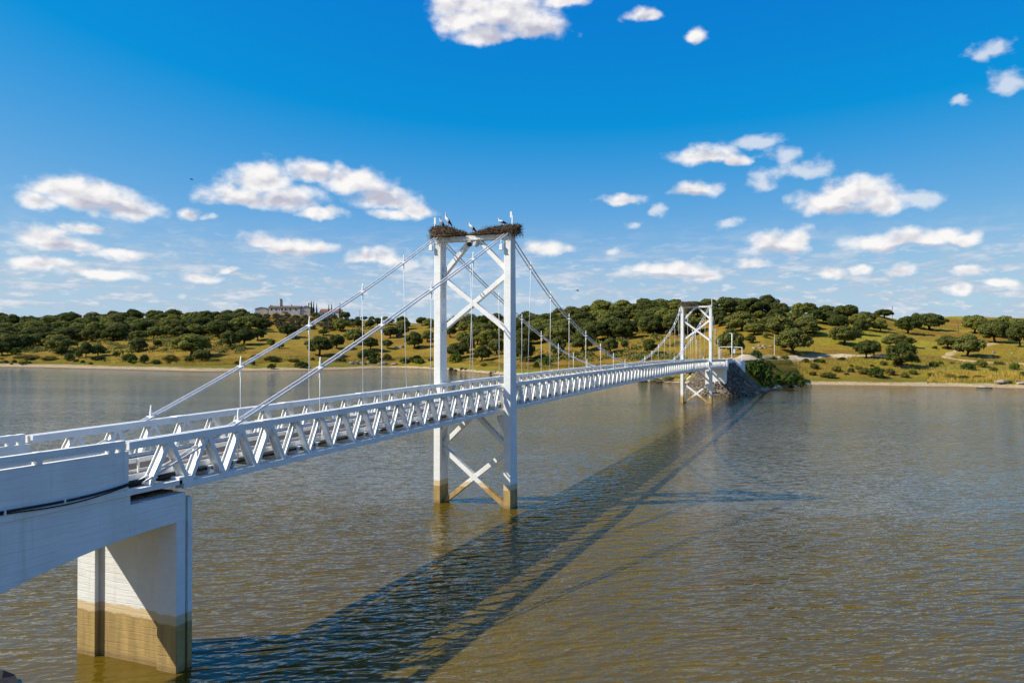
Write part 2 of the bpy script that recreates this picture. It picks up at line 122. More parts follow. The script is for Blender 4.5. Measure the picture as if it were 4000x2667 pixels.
(-178.9,419.8,21.07,11.7,8.3,None,'oak','C'),(-151.8,375.7,18.69,15.3,10.3,None,'oak','C'),(-203.4,400.1,17.47,10.8,8.8,None,'oak','C'),(-184.2,398.2,17.15,11.9,10.5,None,'oak','C'),
(-172.5,386.7,16.51,13.0,10.0,None,'oak','C'),(-178.6,368.1,13.08,10.2,7.9,None,'oak','C'),(-161.8,352.2,12.5,12.7,9.0,None,'oak','C'),(-154.1,352.1,12.88,8.5,7.3,None,'oak','C'),
(-139.9,348.2,13.93,12.3,9.1,None,'oak','C'),(-151.0,343.7,11.35,14.2,9.9,None,'oak','C'),(-73.3,391.4,31.08,11.9,9.2,None,'oak','R'),(-57.5,371.9,29.75,11.6,8.6,None,'oak','R'),
(-112.7,407.8,29.32,10.6,7.8,None,'oak','R'),(-101.2,402.7,29.91,15.2,11.4,None,'oak','R'),(-84.8,386.7,28.65,16.9,10.3,None,'oak','R'),(-63.6,362.9,27.06,15.9,10.1,None,'oak','R'),
(-54.6,356.9,27.15,13.0,8.2,None,'oak','R'),(-48.0,359.6,28.43,12.2,8.2,None,'oak','R'),(-127.9,401.6,26.83,11.6,8.6,None,'oak','R'),(-119.0,398.7,26.83,13.8,10.5,None,'oak','R'),
(-102.4,395.8,28.16,10.4,8.1,None,'oak','R'),(-84.1,377.3,26.52,12.8,8.1,None,'oak','R'),(-68.7,354.4,24.44,15.3,10.3,None,'oak','R'),(-59.2,351.8,25.31,16.4,9.9,None,'oak','R'),
(-153.8,410.5,24.78,11.7,9.5,None,'oak','R'),(-142.2,395.8,23.94,13.0,8.7,None,'oak','R'),(-119.2,382.5,23.38,12.5,8.6,None,'oak','R'),(-101.6,370.2,22.91,11.8,8.3,None,'oak','R'),
(-88.2,359.4,22.9,14.4,9.5,None,'oak','R'),(-77.2,351.0,22.17,12.4,9.7,None,'oak','R'),(-61.1,341.3,22.08,12.0,8.5,None,'oak','R'),(-52.1,333.7,21.75,15.4,11.4,None,'oak','R'),
(-153.6,404.1,23.03,12.9,9.0,None,'oak','R'),(-134.0,376.5,21.16,15.4,9.3,None,'oak','R'),(-124.7,373.7,20.69,17.9,10.8,None,'oak','R'),(-113.0,365.6,20.41,14.7,9.6,None,'oak','R'),
(-97.8,352.3,19.66,17.0,11.1,None,'oak','R'),(-77.6,341.1,20.22,16.4,10.7,None,'oak','R'),(-58.7,329.4,19.56,13.2,9.1,None,'oak','R'),(-46.7,324.5,19.96,14.0,10.6,None,'oak','R'),
(-136.6,365.7,18.21,16.8,11.5,None,'oak','R'),(-124.7,357.6,17.39,17.3,10.7,None,'oak','R'),(-110.4,356.9,18.19,13.9,8.8,None,'oak','R'),(-92.6,341.5,18.07,13.0,9.5,None,'oak','R'),
(-78.7,331.0,17.72,14.6,11.4,None,'oak','R'),(-54.0,321.6,18.17,11.7,8.8,None,'oak','R'),(-50.5,314.9,17.48,13.0,9.8,None,'oak','R'),(-38.8,308.3,17.33,13.9,10.3,None,'oak','R'),
(-117.9,350.7,16.17,17.0,10.3,None,'oak','R'),(-105.9,339.3,15.97,15.0,10.4,None,'oak','R'),(-81.3,313.7,14.81,14.6,9.0,None,'oak','R'),(-72.4,317.3,16.04,13.3,10.7,None,'oak','R'),
(-63.9,309.5,14.93,14.2,10.4,None,'oak','R'),(-120.8,330.1,12.57,16.0,10.5,None,'oak','R'),(-113.6,333.0,14.16,14.0,8.9,None,'oak','R'),(-100.7,315.6,12.88,14.7,10.4,None,'oak','R'),
(-77.8,307.1,13.94,14.3,9.9,None,'oak','R'),(-32.5,365.9,30.23,10.4,7.2,None,'oak','R'),(-38.6,347.2,26.48,14.1,8.9,None,'oak','R'),(-35.8,353.2,27.81,10.3,7.9,None,'oak','R'),
(-19.5,327.5,25.45,14.0,10.0,None,'oak','R'),(-40.4,335.2,23.29,11.4,9.2,None,'oak','R'),(-24.5,320.6,22.35,12.9,7.8,None,'oak','R'),(-35.6,320.9,20.76,10.5,7.0,None,'oak','R'),
(-19.3,309.8,21.08,10.0,7.5,None,'oak','R'),(-32.1,307.8,17.88,10.8,8.3,None,'oak','R'),(-32.6,301.1,16.46,11.5,8.5,None,'oak','R'),(-5.4,333.2,27.64,12.2,7.9,None,'oak','RR'),
(-7.2,324.4,25.64,15.4,9.1,None,'oak','RR'),(14.0,350.8,26.17,9.5,7.3,None,'oak','RR'),(4.9,318.0,23.13,8.2,6.3,None,'oak','RR'),(10.6,321.9,22.11,8.0,6.1,None,'oak','RR'),
(21.2,332.7,23.05,10.2,6.2,None,'oak','RR'),(43.1,349.7,22.01,11.2,7.3,None,'oak','RR'),(-7.7,285.3,18.37,13.9,8.6,None,'oak','RR'),(18.2,313.7,19.36,10.0,6.7,None,'oak','RR'),
(31.7,322.4,19.68,10.9,6.6,None,'oak','RR'),(40.6,332.5,19.75,10.5,8.0,None,'oak','RR'),(7.5,285.0,16.71,11.7,8.1,None,'oak','RR'),(9.5,294.0,17.4,9.0,6.2,None,'oak','RR'),
(18.4,299.2,16.4,12.3,8.3,None,'oak','RR'),(99.5,416.4,22.18,11.2,6.7,None,'oak','RR'),(90.3,359.2,18.23,11.5,8.4,None,'oak','RR'),(96.7,357.0,18.13,11.3,6.9,None,'oak','RR'),
(102.9,364.3,18.64,11.5,7.6,None,'oak','RR'),(95.0,340.1,16.36,12.7,7.8,None,'oak','RR'),(105.0,349.0,17.1,12.1,7.5,None,'oak','RR'))
BUSHES = (
(8.5,166.0,2.0,8.6,7.0,'large dark green bush on the bank right of the stone embankment','g'),(16.2,183.7,0.1,9.6,4.4,'bright green bush low over the water right of the embankment','g'),(6.1,189.0,8.51,3.9,2.6,'dark bush at the roadside behind the height barrier','d'),(12.8,211.1,6.08,2.4,1.8,'dark bush on the bank below the pale road','d'),
(28.9,224.2,3.59,3.5,2.1,'round olive bush in the middle of the right meadow','o'),(26.4,211.8,2.17,5.4,1.8,'low olive bush close to the right shore','o'),(14.7,211.9,4.66,3.1,1.7,'grey scrubby bush on the bank below the dark bush','o'),(19.0,238.0,6.33,2.9,1.6,'small bush left of the big oak shadow on the road bank','d'),
(22.9,237.9,6.26,3.1,1.6,'small bush along the lower edge of the pale road','d'),(30.9,242.8,7.19,3.1,1.2,'low bush at the right end of the road bank','d'),(40.4,215.9,2.29,5.1,3.5,'dark green bush beside the isolated oak near the water','g'),(44.8,220.9,2.84,3.1,2.4,'leaning olive bush beside the isolated shore oak','o'),
(69.0,237.3,4.56,4.5,2.3,'pale green bush on the right meadow behind the fence','g'),(73.6,242.4,5.28,4.3,2.7,'dark olive bush next to the pale green meadow bush','o'),(62.0,244.1,5.82,2.1,1.4,'small dark round bush on the right meadow','d'),(80.6,251.7,5.9,3.0,1.1,'low green bush beside the dirt track at the right','g'),
(61.8,223.0,2.08,4.2,1.4,'row-end bush above the right sandy beach','o'),(64.9,219.4,1.87,4.6,1.4,'low dark bush above the right sandy beach','d'),(69.3,221.2,2.03,4.1,1.3,'olive bush left of the golden reeds on the right beach','o'),(66.0,292.7,11.12,2.2,1.3,'small dark bush beside the slope fence posts','d'),
(-376.4,258.5,2.95,6.9,4.4,'round dark green bush on the far left shore','d'),(-446.2,275.5,5.89,6.8,4.1,'pale bush under the far left trees','g'),(-379.3,267.0,4.26,4.5,4.8,'slim light green bush left of the two dark oaks','g'),(-359.2,275.2,5.04,4.8,3.2,'small bush on the left shore meadow','g'),
(-319.1,249.5,2.68,9.9,5.0,'broad green bush in the middle of the left shore','g'),(-306.9,247.9,2.26,5.2,5.2,'upright green bush beside the broad left shore bush','d'),(-299.1,257.6,3.52,9.3,3.5,'low yellow green bush at the left end of the golden reeds','o'),(-281.6,253.4,2.88,5.1,3.4,'dark bush at the foot of the largest left shore oak','d'),
(-296.4,245.7,2.06,6.2,2.5,'low bush between the upright bush and the golden reeds','o'),(-410.3,257.7,3.11,19.3,3.2,'strip of green scrub along the far left shore','o'),(-392.8,258.3,3.05,12.7,2.5,'low scrub on the left shore beside the round dark bush','o'),(-358.5,262.6,3.26,9.9,2.8,'low scrub on the left shore below the two dark oaks','d'),
(-389.4,240.3,0.72,4.9,2.2,'lone green tuft on the far left beach','g'),(-254.5,272.5,4.91,6.5,2.3,'dark bush under the left end of the upper cables','d'),(-235.4,262.5,3.67,9.8,3.1,'dark bush above the beach between the two side-span cable pairs','d'),(-226.5,267.7,3.69,7.1,1.6,'low olive scrub on the beach left of the green shore bush','o'),
(-211.9,255.8,1.05,8.1,3.2,'bright green shore bush left of the rocks','g'),(-220.7,244.1,0.68,4.2,2.7,'small green bush on the sand at the water edge','g'),(-212.5,315.5,3.88,13.7,6.4,'large dark green bush behind the shore rocks','d'),(-203.2,306.3,2.17,7.1,3.1,'light green bush among the shore rocks','g'),
(-200.9,317.0,3.77,5.4,3.9,'dark bush right of the large shore bush','d'),(-184.3,307.5,2.66,5.6,2.8,'light bush at the water right of the shore rocks','g'),(-173.9,305.3,2.54,6.0,2.8,'low green bush at the water left of the near tower','g'),(-184.1,320.6,4.46,5.3,2.4,'dark bush on the bank left of the near tower','d'),
(-147.3,295.0,3.25,7.5,5.3,'dense green bush on the shore behind the left tower leg','g'),(-85.2,244.2,2.73,2.9,3.1,'small dark conical bush right of the near tower','d'),(-81.9,248.8,3.77,4.0,4.0,'light green bush among hangers right of the near tower','g'),(-119.4,267.5,2.6,3.6,1.6,'low olive bush on the sandy point','o'),
(-26.7,201.6,-0.09,4.5,1.5,'green bush on the bank left of the far tower','g'),(-22.8,203.2,0.88,4.1,1.1,'low green bush on the bank directly left of the far tower','g'),(-31.5,202.9,-0.18,3.8,1.0,'olive bush at the water under the main span','o'),(-14.8,196.7,3.03,3.6,1.5,'green bush left of the stone embankment','g'),
(-83.8,251.2,4.03,2.9,3.3,'light green bush below the hangers past the near tower','g'),(-94.3,271.3,5.58,4.3,2.0,'green bush beside the fallen white branch','g'))
SHRUBS = (
(-344.4,255.4,2.76,1.5,1.1,'g','l'),(-367.0,255.9,2.39,2.7,1.5,'d','l'),(-296.3,247.4,2.34,1.6,1.2,'o','l'),(-359.7,262.1,3.23,1.3,0.6,'d','l'),
(-408.5,248.7,1.27,3.1,2.2,'o','l'),(-394.2,257.8,3.04,3.1,2.2,'o','l'),(-276.5,260.3,3.68,2.0,0.9,'o','l'),(-271.4,251.0,2.12,1.3,0.8,'o','l'),
(-405.1,256.6,2.86,3.0,2.1,'d','l'),(-415.7,245.8,1.29,1.7,1.2,'o','l'),(-436.1,260.2,3.15,2.5,1.1,'g','l'),(-319.0,249.5,2.68,1.7,0.8,'g','l'),
(-319.0,259.2,3.82,2.6,1.3,'d','l'),(-304.9,258.4,4.04,1.8,1.2,'g','l'),(-291.4,249.4,2.36,2.6,1.2,'o','l'),(-343.5,246.0,1.38,1.6,1.0,'o','l'),
(-358.4,252.9,1.75,2.6,1.8,'g','l'),(-288.2,265.2,4.04,3.3,1.9,'g','l'),(-343.5,246.0,1.38,2.6,1.2,'d','l'),(-368.2,255.4,2.26,1.7,1.0,'o','l'),
(-289.6,258.2,3.45,1.9,1.1,'g','l'),(-413.1,246.8,1.29,3.1,1.9,'o','l'),(-291.3,254.3,2.85,1.4,0.9,'g','l'),(-268.5,260.3,3.27,2.1,1.5,'o','l'),
(-405.1,256.6,2.86,2.9,2.0,'g','l'),(-395.3,237.9,0.78,1.6,1.2,'g','l'),(-327.7,262.1,4.1,1.3,0.7,'o','l'),(-380.5,260.1,3.37,3.1,1.7,'o','l'),
(-332.9,260.0,3.63,1.4,0.9,'o','l'),(-404.8,253.5,2.07,1.5,1.0,'o','l'),(-312.3,245.8,2.11,2.8,1.5,'d','l'),(-277.7,256.6,3.05,1.4,0.7,'d','l'),
(-392.0,245.7,1.16,3.2,1.6,'g','l'),(-286.9,262.5,3.64,2.3,1.5,'d','l'),(-221.7,277.7,4.06,2.4,1.7,'d','c'),(-246.6,257.9,3.05,2.6,1.6,'o','c'),
(-214.4,295.3,2.91,2.5,1.8,'g','c'),(-181.1,308.8,3.18,3.5,1.6,'g','c'),(-204.9,315.3,3.75,2.9,1.7,'o','c'),(-178.5,306.6,2.89,2.8,1.3,'g','c'),
(-182.5,311.5,3.67,3.2,2.1,'d','c'),(-219.3,293.3,3.57,2.7,1.3,'g','c'),(-207.6,311.0,3.23,1.4,0.7,'d','c'),(-203.1,319.3,3.86,1.3,0.8,'d','c'),
(-220.6,302.5,4.31,3.1,1.7,'o','c'),(-247.8,250.9,2.34,2.6,1.9,'o','c'),(-191.7,317.4,3.8,2.0,1.1,'g','c'),(-237.7,266.4,3.98,1.5,0.7,'o','c'),
(-168.4,307.5,3.75,3.0,1.8,'d','c'),(-228.9,257.0,2.48,1.4,0.6,'d','c'),(-210.4,316.3,3.97,1.8,1.1,'g','c'),(-216.9,294.2,3.33,3.4,2.0,'o','c'),
(-213.4,305.4,3.52,1.3,0.7,'o','c'),(-258.7,267.5,4.01,2.0,1.5,'o','c'),(-172.9,305.7,2.69,3.4,2.5,'g','c'),(-256.4,263.6,3.23,2.2,1.2,'d','c'),
(-217.2,265.0,2.56,2.2,1.1,'o','c'),(-224.4,266.9,3.43,3.4,2.0,'o','c'),(-235.3,262.5,3.67,2.0,1.0,'d','c'),(-259.9,267.1,3.99,2.1,1.5,'o','c'),
(-238.5,251.5,2.24,3.5,2.2,'o','c'),(-203.5,315.9,3.71,2.5,1.4,'g','c'),(-206.9,308.1,2.98,1.7,1.2,'d','c'),(-215.1,288.5,3.1,1.2,0.9,'g','c'),
(12.6,225.6,7.41,3.4,1.6,'g','r'),(33.3,224.4,3.48,2.4,1.7,'o','r'),(59.3,239.8,5.25,3.3,2.0,'g','r'),(48.2,238.5,5.58,3.5,1.8,'o','r'),
(51.6,225.3,3.13,3.1,1.5,'g','r'),(9.7,188.8,4.91,1.2,0.7,'o','r'),(40.4,215.9,2.29,1.4,0.8,'d','r'),(42.9,226.7,3.85,1.8,1.0,'o','r'),
(60.1,228.8,3.46,1.3,0.7,'o','r'),(10.3,198.8,7.05,3.1,2.0,'g','r'),(43.9,238.4,5.72,3.0,1.5,'o','r'),(24.4,236.9,6.13,2.8,1.6,'d','r'),
(81.6,223.0,2.9,2.9,1.7,'g','r'),(36.6,220.8,3.12,3.3,1.9,'o','r'),(82.9,241.3,4.52,3.4,2.5,'g','r'),(79.7,252.9,6.01,1.8,1.1,'d','r'),
(22.0,226.2,4.42,3.4,2.1,'o','r'),(25.0,211.3,2.08,1.3,0.8,'d','r'),(54.6,246.0,6.55,3.2,1.7,'g','r'),(33.7,232.6,5.08,1.4,1.0,'g','r'),
(42.5,216.8,2.26,1.3,0.7,'g','r'),(75.9,235.2,3.68,2.7,1.9,'d','r'),(37.4,222.8,3.25,3.3,2.0,'o','r'),(11.3,191.1,3.65,1.5,0.9,'o','r'),
(21.7,214.8,2.71,2.7,1.3,'o','r'),(49.5,242.3,6.17,2.7,2.0,'o','r'),(48.8,219.3,2.22,3.0,1.9,'o','r'),(31.8,218.9,2.84,1.7,0.8,'o','r'),
(66.0,249.0,6.02,1.9,0.9,'o','r'),(56.5,224.1,2.65,2.1,1.3,'o','r'),(53.0,246.9,6.7,2.8,1.4,'g','r'),(14.1,223.0,6.43,1.8,1.3,'o','r'),
(35.8,230.3,4.25,2.9,1.4,'o','r'),(40.1,235.2,5.24,1.6,0.8,'g','r'))
ROCKS = (
(-213.2,273.1,2.96,2.67,0.98,'grey boulder alone on the sand at the left of the shore rocks'),(-207.6,291.6,2.19,3.47,1.48,'pale boulder at the left end of the shore rock row'),(-211.1,303.1,3.03,1.91,1.05,'small boulder behind the shore rock row'),(-204.6,292.8,1.83,3.24,1.39,'low dark boulder in the shore rock row'),
(-205.6,298.9,2.17,2.35,1.22,'blocky boulder in the middle of the shore rock row'),(-200.7,294.4,1.76,1.85,1.02,'wet boulder at the water in the shore rock row'),(-205.4,305.4,2.35,2.86,1.43,'boulder beneath the light green shore bush'),(-200.5,307.4,2.31,2.14,1.43,'upright boulder right of the light green shore bush'),
(-196.9,302.4,1.92,1.88,0.84,'flat boulder at the waterline beside the upright boulder'),(-194.5,303.4,1.83,3.76,1.5,'large grey boulder right of the light green shore bush'),(-189.3,305.5,1.77,3.52,1.03,'flat boulder at the right end of the shore rock row'),(-160.4,294.6,0.94,1.78,0.98,'small rock at the water behind the left tower leg'),
(-141.4,278.0,-0.18,2.52,2.18,'black angular rock at the tip of the sandy point'),(-138.5,276.0,-0.15,2.5,1.08,'pale slab beside the black rock on the sandy point'),(-133.9,274.6,0.64,2.48,1.32,'dark rock on the sandy point'),(-130.3,271.2,0.85,2.04,0.82,'low rock right of the dark rock on the point'),
(-106.6,246.8,0.16,1.86,0.89,'dark wet rock at the water on the sandy point'),(-105.4,247.3,0.55,2.05,0.97,'rounded rock left of the right tower leg'),(-246.9,408.3,17.91,5.42,2.71,'large pale boulder on the slope left of the near tower'),(-219.2,358.1,9.86,3.23,1.94,'boulder beneath the pale slope boulder'),
(-217.7,361.9,10.54,2.71,1.62,'lower boulder on the slope left of the near tower'),(-206.7,363.1,10.4,3.23,1.94,'boulder under the dark oak left of the near tower'),(1.1,243.6,11.05,1.91,0.82,'flat pale rock at the left of the stone heap'),(2.3,250.6,11.97,1.39,0.78,'upper rock of the stone heap on the meadow'),
(3.4,244.6,11.16,1.91,0.76,'middle rock of the stone heap on the meadow'),(4.1,249.7,11.95,1.24,0.83,'standing rock of the stone heap on the meadow'),(4.9,246.8,11.48,1.09,0.55,'rightmost rock of the stone heap on the meadow'),(6.5,250.7,11.93,1.66,0.5,'flat slab right of the stone heap'),
(21.3,250.2,8.63,5.41,0.76,'long pale bank rock beside the road under the big oak'),(73.9,213.4,1.38,4.6,1.09,'broad pale rock slab on the right beach'),(75.9,212.6,1.28,1.52,0.98,'dark pointed rock on the right beach'),(78.0,216.7,1.73,1.32,0.88,'dark rock on top of the right beach slab'),
(78.7,212.1,1.22,3.46,0.86,'flat rock at the far right beach edge'),(68.6,208.0,0.05,4.1,0.76,'low sandy slab at the right waterline'),(54.5,212.0,0.89,0.67,0.31,'small dark stone on the sandy beach'),(84.6,284.1,9.61,1.25,0.97,'pale boulder on the slope right of the twisted oak'),
(90.6,283.3,9.4,0.96,0.72,'small boulder on the far right slope'),(81.3,274.6,8.02,2.98,0.81,'flat outcrop in the shade of the twisted oak'),(90.8,273.6,7.64,1.07,0.43,'small pale stone on the far right meadow'),(32.8,279.2,12.09,0.88,0.41,'small white stone at the foot of the dark slope oak'))
POLES = (
(-343.9,506.4,33.75,8.4,'dark utility pole on the skyline right of the white house'),(-176.6,453.0,30.04,3.0,'short skyline pole right of the near tower'),(-47.0,246.8,6.7,8.8,'wooden pole on the meadow behind the main span'),(9.7,218.0,8.39,7.5,'wooden pole at the pale road right of the far tower'),
(58.7,398.1,27.02,6.2,'tall thin mast on the right skyline'),(82.6,352.8,17.74,5.7,'utility pole on the bare hill at the right'),(-75.7,264.2,6.13,2.2,'small post on the meadow below mid-span'),(-311.2,529.4,31.41,14.4,'thin pale pole on the skyline left of the near tower'))
FENCE = (
(47.77,231.87,4.23,1.35),(53.28,230.87,4.41,1.45),(57.9,231.13,4.05,1.44),(61.58,231.01,3.69,1.55),
(66.23,232.9,3.9,1.6),(71.02,233.23,3.58,1.19),(76.79,237.2,4.15,1.24),(81.48,235.87,4.03,1.04),
(85.9,237.66,4.15,1.18))
ROAD = (
(7.9,194.6),(10.2,214.9),(13.9,239.1),(21.1,248.5),
(28.6,253.2),(36.0,253.0),(40.7,254.9),(44.5,256.4),
(47.0,257.4))
TRACK = (
(89.2,307.0),(82.8,299.5),(75.5,293.3),(70.6,286.5),
(66.7,270.3),(66.3,262.1),(71.3,264.1),(74.9,262.3),
(79.5,259.4),(88.6,256.6),(94.6,254.2))
SKYB = (
(-0.402,0.4103,0.0855,0.0288),(-0.4589,0.402,0.034,0.0241),(-0.3563,0.3957,0.0456,0.0219),(-0.419,0.3858,0.0513,0.0147),
(-0.4532,0.419,0.0397,0.019),(-0.3223,0.424,0.0341,0.0118),(-0.2166,0.4015,0.0249,0.0095),(-0.1499,0.3758,0.0151,0.0106),
(-0.9155,0.1756,0.0382,0.0167),(-0.8896,0.1685,0.0656,0.0204),(-0.8494,0.1622,0.0365,0.0174),(-0.9446,0.1584,0.0225,0.0118),
(-0.7859,0.1568,0.0121,0.0077),(-0.7037,0.2037,0.0463,0.0234),(-0.7241,0.1816,0.0482,0.0182),(-0.6777,0.1817,0.0523,0.0211),
(-0.63,0.1654,0.0322,0.0108),(-0.6409,0.2128,0.0427,0.0184),(-0.5977,0.207,0.049,0.0203),(-0.5537,0.1899,0.0443,0.0206),
(-0.5146,0.1747,0.028,0.0143),(-0.5425,0.1685,0.0278,0.0098),(-0.9403,0.1184,0.033,0.0143),(-0.9237,0.1124,0.0462,0.0106),
(-0.9025,0.1334,0.0215,0.0073),(-0.8627,0.1074,0.036,0.006),(-0.7035,0.1274,0.0308,0.0107),(-0.6618,0.1237,0.0448,0.0135),
(-0.6299,0.1221,0.0215,0.0098),(-0.5783,0.1125,0.0219,0.011),(-0.5479,0.1132,0.0222,0.0122),(-0.1336,0.2349,0.0454,0.0146),
(-0.1019,0.2304,0.0184,0.0104),(-0.1497,0.1945,0.0323,0.0128),(-0.243,0.1858,0.0324,0.0098),(0.0045,0.1717,0.0438,0.0205),
(0.0334,0.1823,0.0522,0.0191),(0.0615,0.1701,0.037,0.019),(-0.0502,0.1278,0.0381,0.0169),(-0.0301,0.1322,0.0225,0.0131),
(0.0615,0.1223,0.0416,0.0126),(0.0978,0.1252,0.0401,0.0139),(0.1242,0.1284,0.0217,0.0127),(0.1456,0.1206,0.0211,0.0087),
(-0.3444,0.1262,0.033,0.0134),(-0.1821,0.0965,0.06,0.0094),(-0.2151,0.1015,0.0221,0.01),(-0.1389,0.0929,0.0241,0.0071),
(-0.0835,0.1034,0.0259,0.0091),(0.0094,0.0887,0.017,0.0073),(0.0404,0.0917,0.0165,0.0062),(0.0821,0.091,0.0136,0.0071),
(0.1413,0.0648,0.017,0.0059),(0.154,0.0828,0.0188,0.0068),(0.1828,0.0704,0.0222,0.0048),(-0.7759,0.0832,0.0219,0.0063),
(-0.7389,0.0957,0.0125,0.0042),(-0.9361,0.0899,0.0414,0.0067),(-0.8804,0.0805,0.0397,0.006))
SKYS = (
(-0.3791,0.3885,0.0684,0.0137),(-0.8763,0.1575,0.0532,0.0098),(-0.9236,0.1076,0.042,0.0058),(-0.6829,0.1735,0.0625,0.0095),
(-0.5537,0.1872,0.0498,0.0087),(-0.6618,0.1167,0.0422,0.0054),(0.0286,0.1599,0.0525,0.0092),(-0.123,0.2249,0.0372,0.0042),
(-0.0502,0.1172,0.0355,0.0064),(0.0934,0.114,0.0538,0.005),(-0.1821,0.0898,0.06,0.0039),(-0.1497,0.187,0.0269,0.0043))
SKYW = (
(0.1729,0.3175,0.018,0.0105),(0.1931,0.2832,0.0176,0.0123),(0.1458,0.2729,0.0068,0.0046),(-0.0733,0.249,0.0258,0.0071),
(-0.0452,0.2315,0.0243,0.0102),(-0.0201,0.2143,0.0258,0.0132),(-0.0707,0.204,0.0232,0.0125),(0.1023,0.1707,0.0266,0.0078),
(-0.1124,0.1544,0.0179,0.0054),(-0.229,0.1581,0.0122,0.0038),(-0.7713,0.1526,0.0078,0.0041),(-0.1987,0.1737,0.0088,0.0049),
(-0.5173,0.1071,0.0308,0.0112),(-0.2597,0.1238,0.009,0.0033),(-0.4637,0.092,0.0283,0.0068),(-0.849,0.0819,0.0182,0.0051))

def pchip(xs,ys,x):
    n=len(xs)
    h=[xs[i+1]-xs[i] for i in range(n-1)]; d=[(ys[i+1]-ys[i])/h[i] for i in range(n-1)]
    m=[d[0]]+[0.0 if d[i-1]*d[i]<=0 else 2*d[i-1]*d[i]/(d[i-1]+d[i]) for i in range(1,n-1)]+[d[-1]]
    if x<=xs[0]: return ys[0]
    if x>=xs[-1]: return ys[-1]
    i=0
    while x>xs[i+1]: i+=1
    t=(x-xs[i])/h[i]; t2=t*t; t3=t2*t
    return (2*t3-3*t2+1)*ys[i]+(t3-2*t2+t)*h[i]*m[i]+(-2*t3+3*t2)*ys[i+1]+(t3-t2)*h[i]*m[i+1]
def tcol(az):
    rg=[pchip(TAZ,[c[k][0] for c in TER],az) for k in range(len(TER[0]))]
    zz=[pchip(TAZ,[c[k][1] for c in TER],az) for k in range(len(TER[0]))]
    return rg,zz
def tnoise(x,y,z):
    a=min(1.0,max(0.0,z/3.0))
    return a*(0.55*math.sin(x*.071+1.3*math.sin(y*.043))+0.4*math.sin(y*.093+x*.031+2.0)+0.22*math.sin(x*.19-y*.23)+0.12*math.sin(x*.41+y*.37))+min(1.0,max(0.0,z/.5))*.10*math.sin(x*.6+1.7*math.sin(y*.5))
def ground(x,y,cache={}):
    az=math.atan2(x-OX,y-OY); r=math.hypot(x-OX,y-OY)
    k=round(az,4)
    if k not in cache: cache[k]=tcol(k)
    rg,zz=cache[k]; z=pchip(rg,zz,r)
    return z+tnoise(x,y,z)


# ---------------------------------------------------------------- world: sky with fair-weather cumulus
class NT:
    def __init__(s,tree): s.t=tree; s.n=tree.nodes; s.l=tree.links
    def node(s,typ,**kw):
        n=s.n.new(typ)
        for k,v in kw.items(): setattr(n,k,v)
        return n
    def put(s,sock,v):
        if isinstance(v,bpy.types.NodeSocket): s.l.new(v,sock)
        else: sock.default_value=v
    def math(s,op,a,b=None,c=None,clamp=False):
        n=s.node('ShaderNodeMath',operation=op,use_clamp=clamp)
        for i,v in enumerate((a,b,c)):
            if v is not None: s.put(n.inputs[i],v)
        return n.outputs[0]
    def vm(s,op,a,b=None,c=None,out=0):
        n=s.node('ShaderNodeVectorMath',operation=op)
        for i,v in enumerate((a,b,c)):
            if v is not None: s.put(n.inputs[i],v)
        return n.outputs['Value'] if op in('LENGTH','DOT_PRODUCT') else n.outputs[0]
    def noise(s,vec,scale,detail=4,rough=.55,dist=0.0,color=False):
        n=s.node('ShaderNodeTexNoise'); s.put(n.inputs['Vector'],vec)
        n.inputs['Scale'].default_value=scale;n.inputs['Detail'].default_value=detail;n.inputs['Roughness'].default_value=rough;n.inputs['Distortion'].default_value=dist
        return n.outputs['Color'] if color else n.outputs[0]
    def mix(s,f,a,b,blend='MIX'):
        n=s.node('ShaderNodeMix',data_type='RGBA',blend_type=blend)
        s.put(n.inputs[0],f)
        for i,v in ((6,a),(7,b)):
            if isinstance(v,tuple) and len(v)==3: v=(*v,1)
            s.put(n.inputs[i],v)
        return n.outputs[2]
    def ramp(s,v,a,b,o0=0.0,o1=1.0,smooth=True):
        n=s.node('ShaderNodeMapRange',interpolation_type='SMOOTHSTEP' if smooth else 'LINEAR')
        s.put(n.inputs[0],v)
        for i,x in enumerate((a,b,o0,o1)): n.inputs[i+1].default_value=x
        return n.outputs[0]

world=bpy.data.worlds.new('World'); scene.world=world; world.use_nodes=True
W=NT(world.node_tree); W.n.clear()
out=W.node('ShaderNodeOutputWorld'); bg=W.node('ShaderNodeBackground'); W.l.new(bg.outputs[0],out.inputs[0])
SKY_STRENGTH=.10
bg.inputs[1].default_value=SKY_STRENGTH
sky=W.node('ShaderNodeTexSky',sky_type='NISHITA'); sky.sun_disc=False
sky.sun_elevation=math.asin(SUN_TO.z); sky.sun_rotation=math.atan2(SUN_TO.x,SUN_TO.y)
sky.altitude=200; sky.air_density=1.0; sky.dust_density=.6; sky.ozone_density=3.0
hsv=W.node('ShaderNodeHueSaturation'); hsv.inputs['Saturation'].default_value=1.30; hsv.inputs['Value'].default_value=1.0
W.l.new(sky.outputs[0],hsv.inputs['Color'])
tc=W.node('ShaderNodeTexCoord'); sep=W.node('ShaderNodeSeparateXYZ'); W.l.new(tc.outputs['Generated'],sep.inputs[0])
az=W.math('ARCTAN2',sep.outputs[0],sep.outputs[1]); el=W.math('ARCSINE',sep.outputs[2])
cmb=W.node('ShaderNodeCombineXYZ'); W.put(cmb.inputs[0],az); W.put(cmb.inputs[1],el)
vdir=cmb.outputs[0]
stv=W.vm('MULTIPLY',vdir,(1.0,1.35,1.0))
nbig=W.noise(stv,20,4,.55,color=True)
warp=W.vm('MULTIPLY_ADD',nbig,(.046,.024,0),(-.023,-.012,0))
vw=W.vm('ADD',vdir,warp)
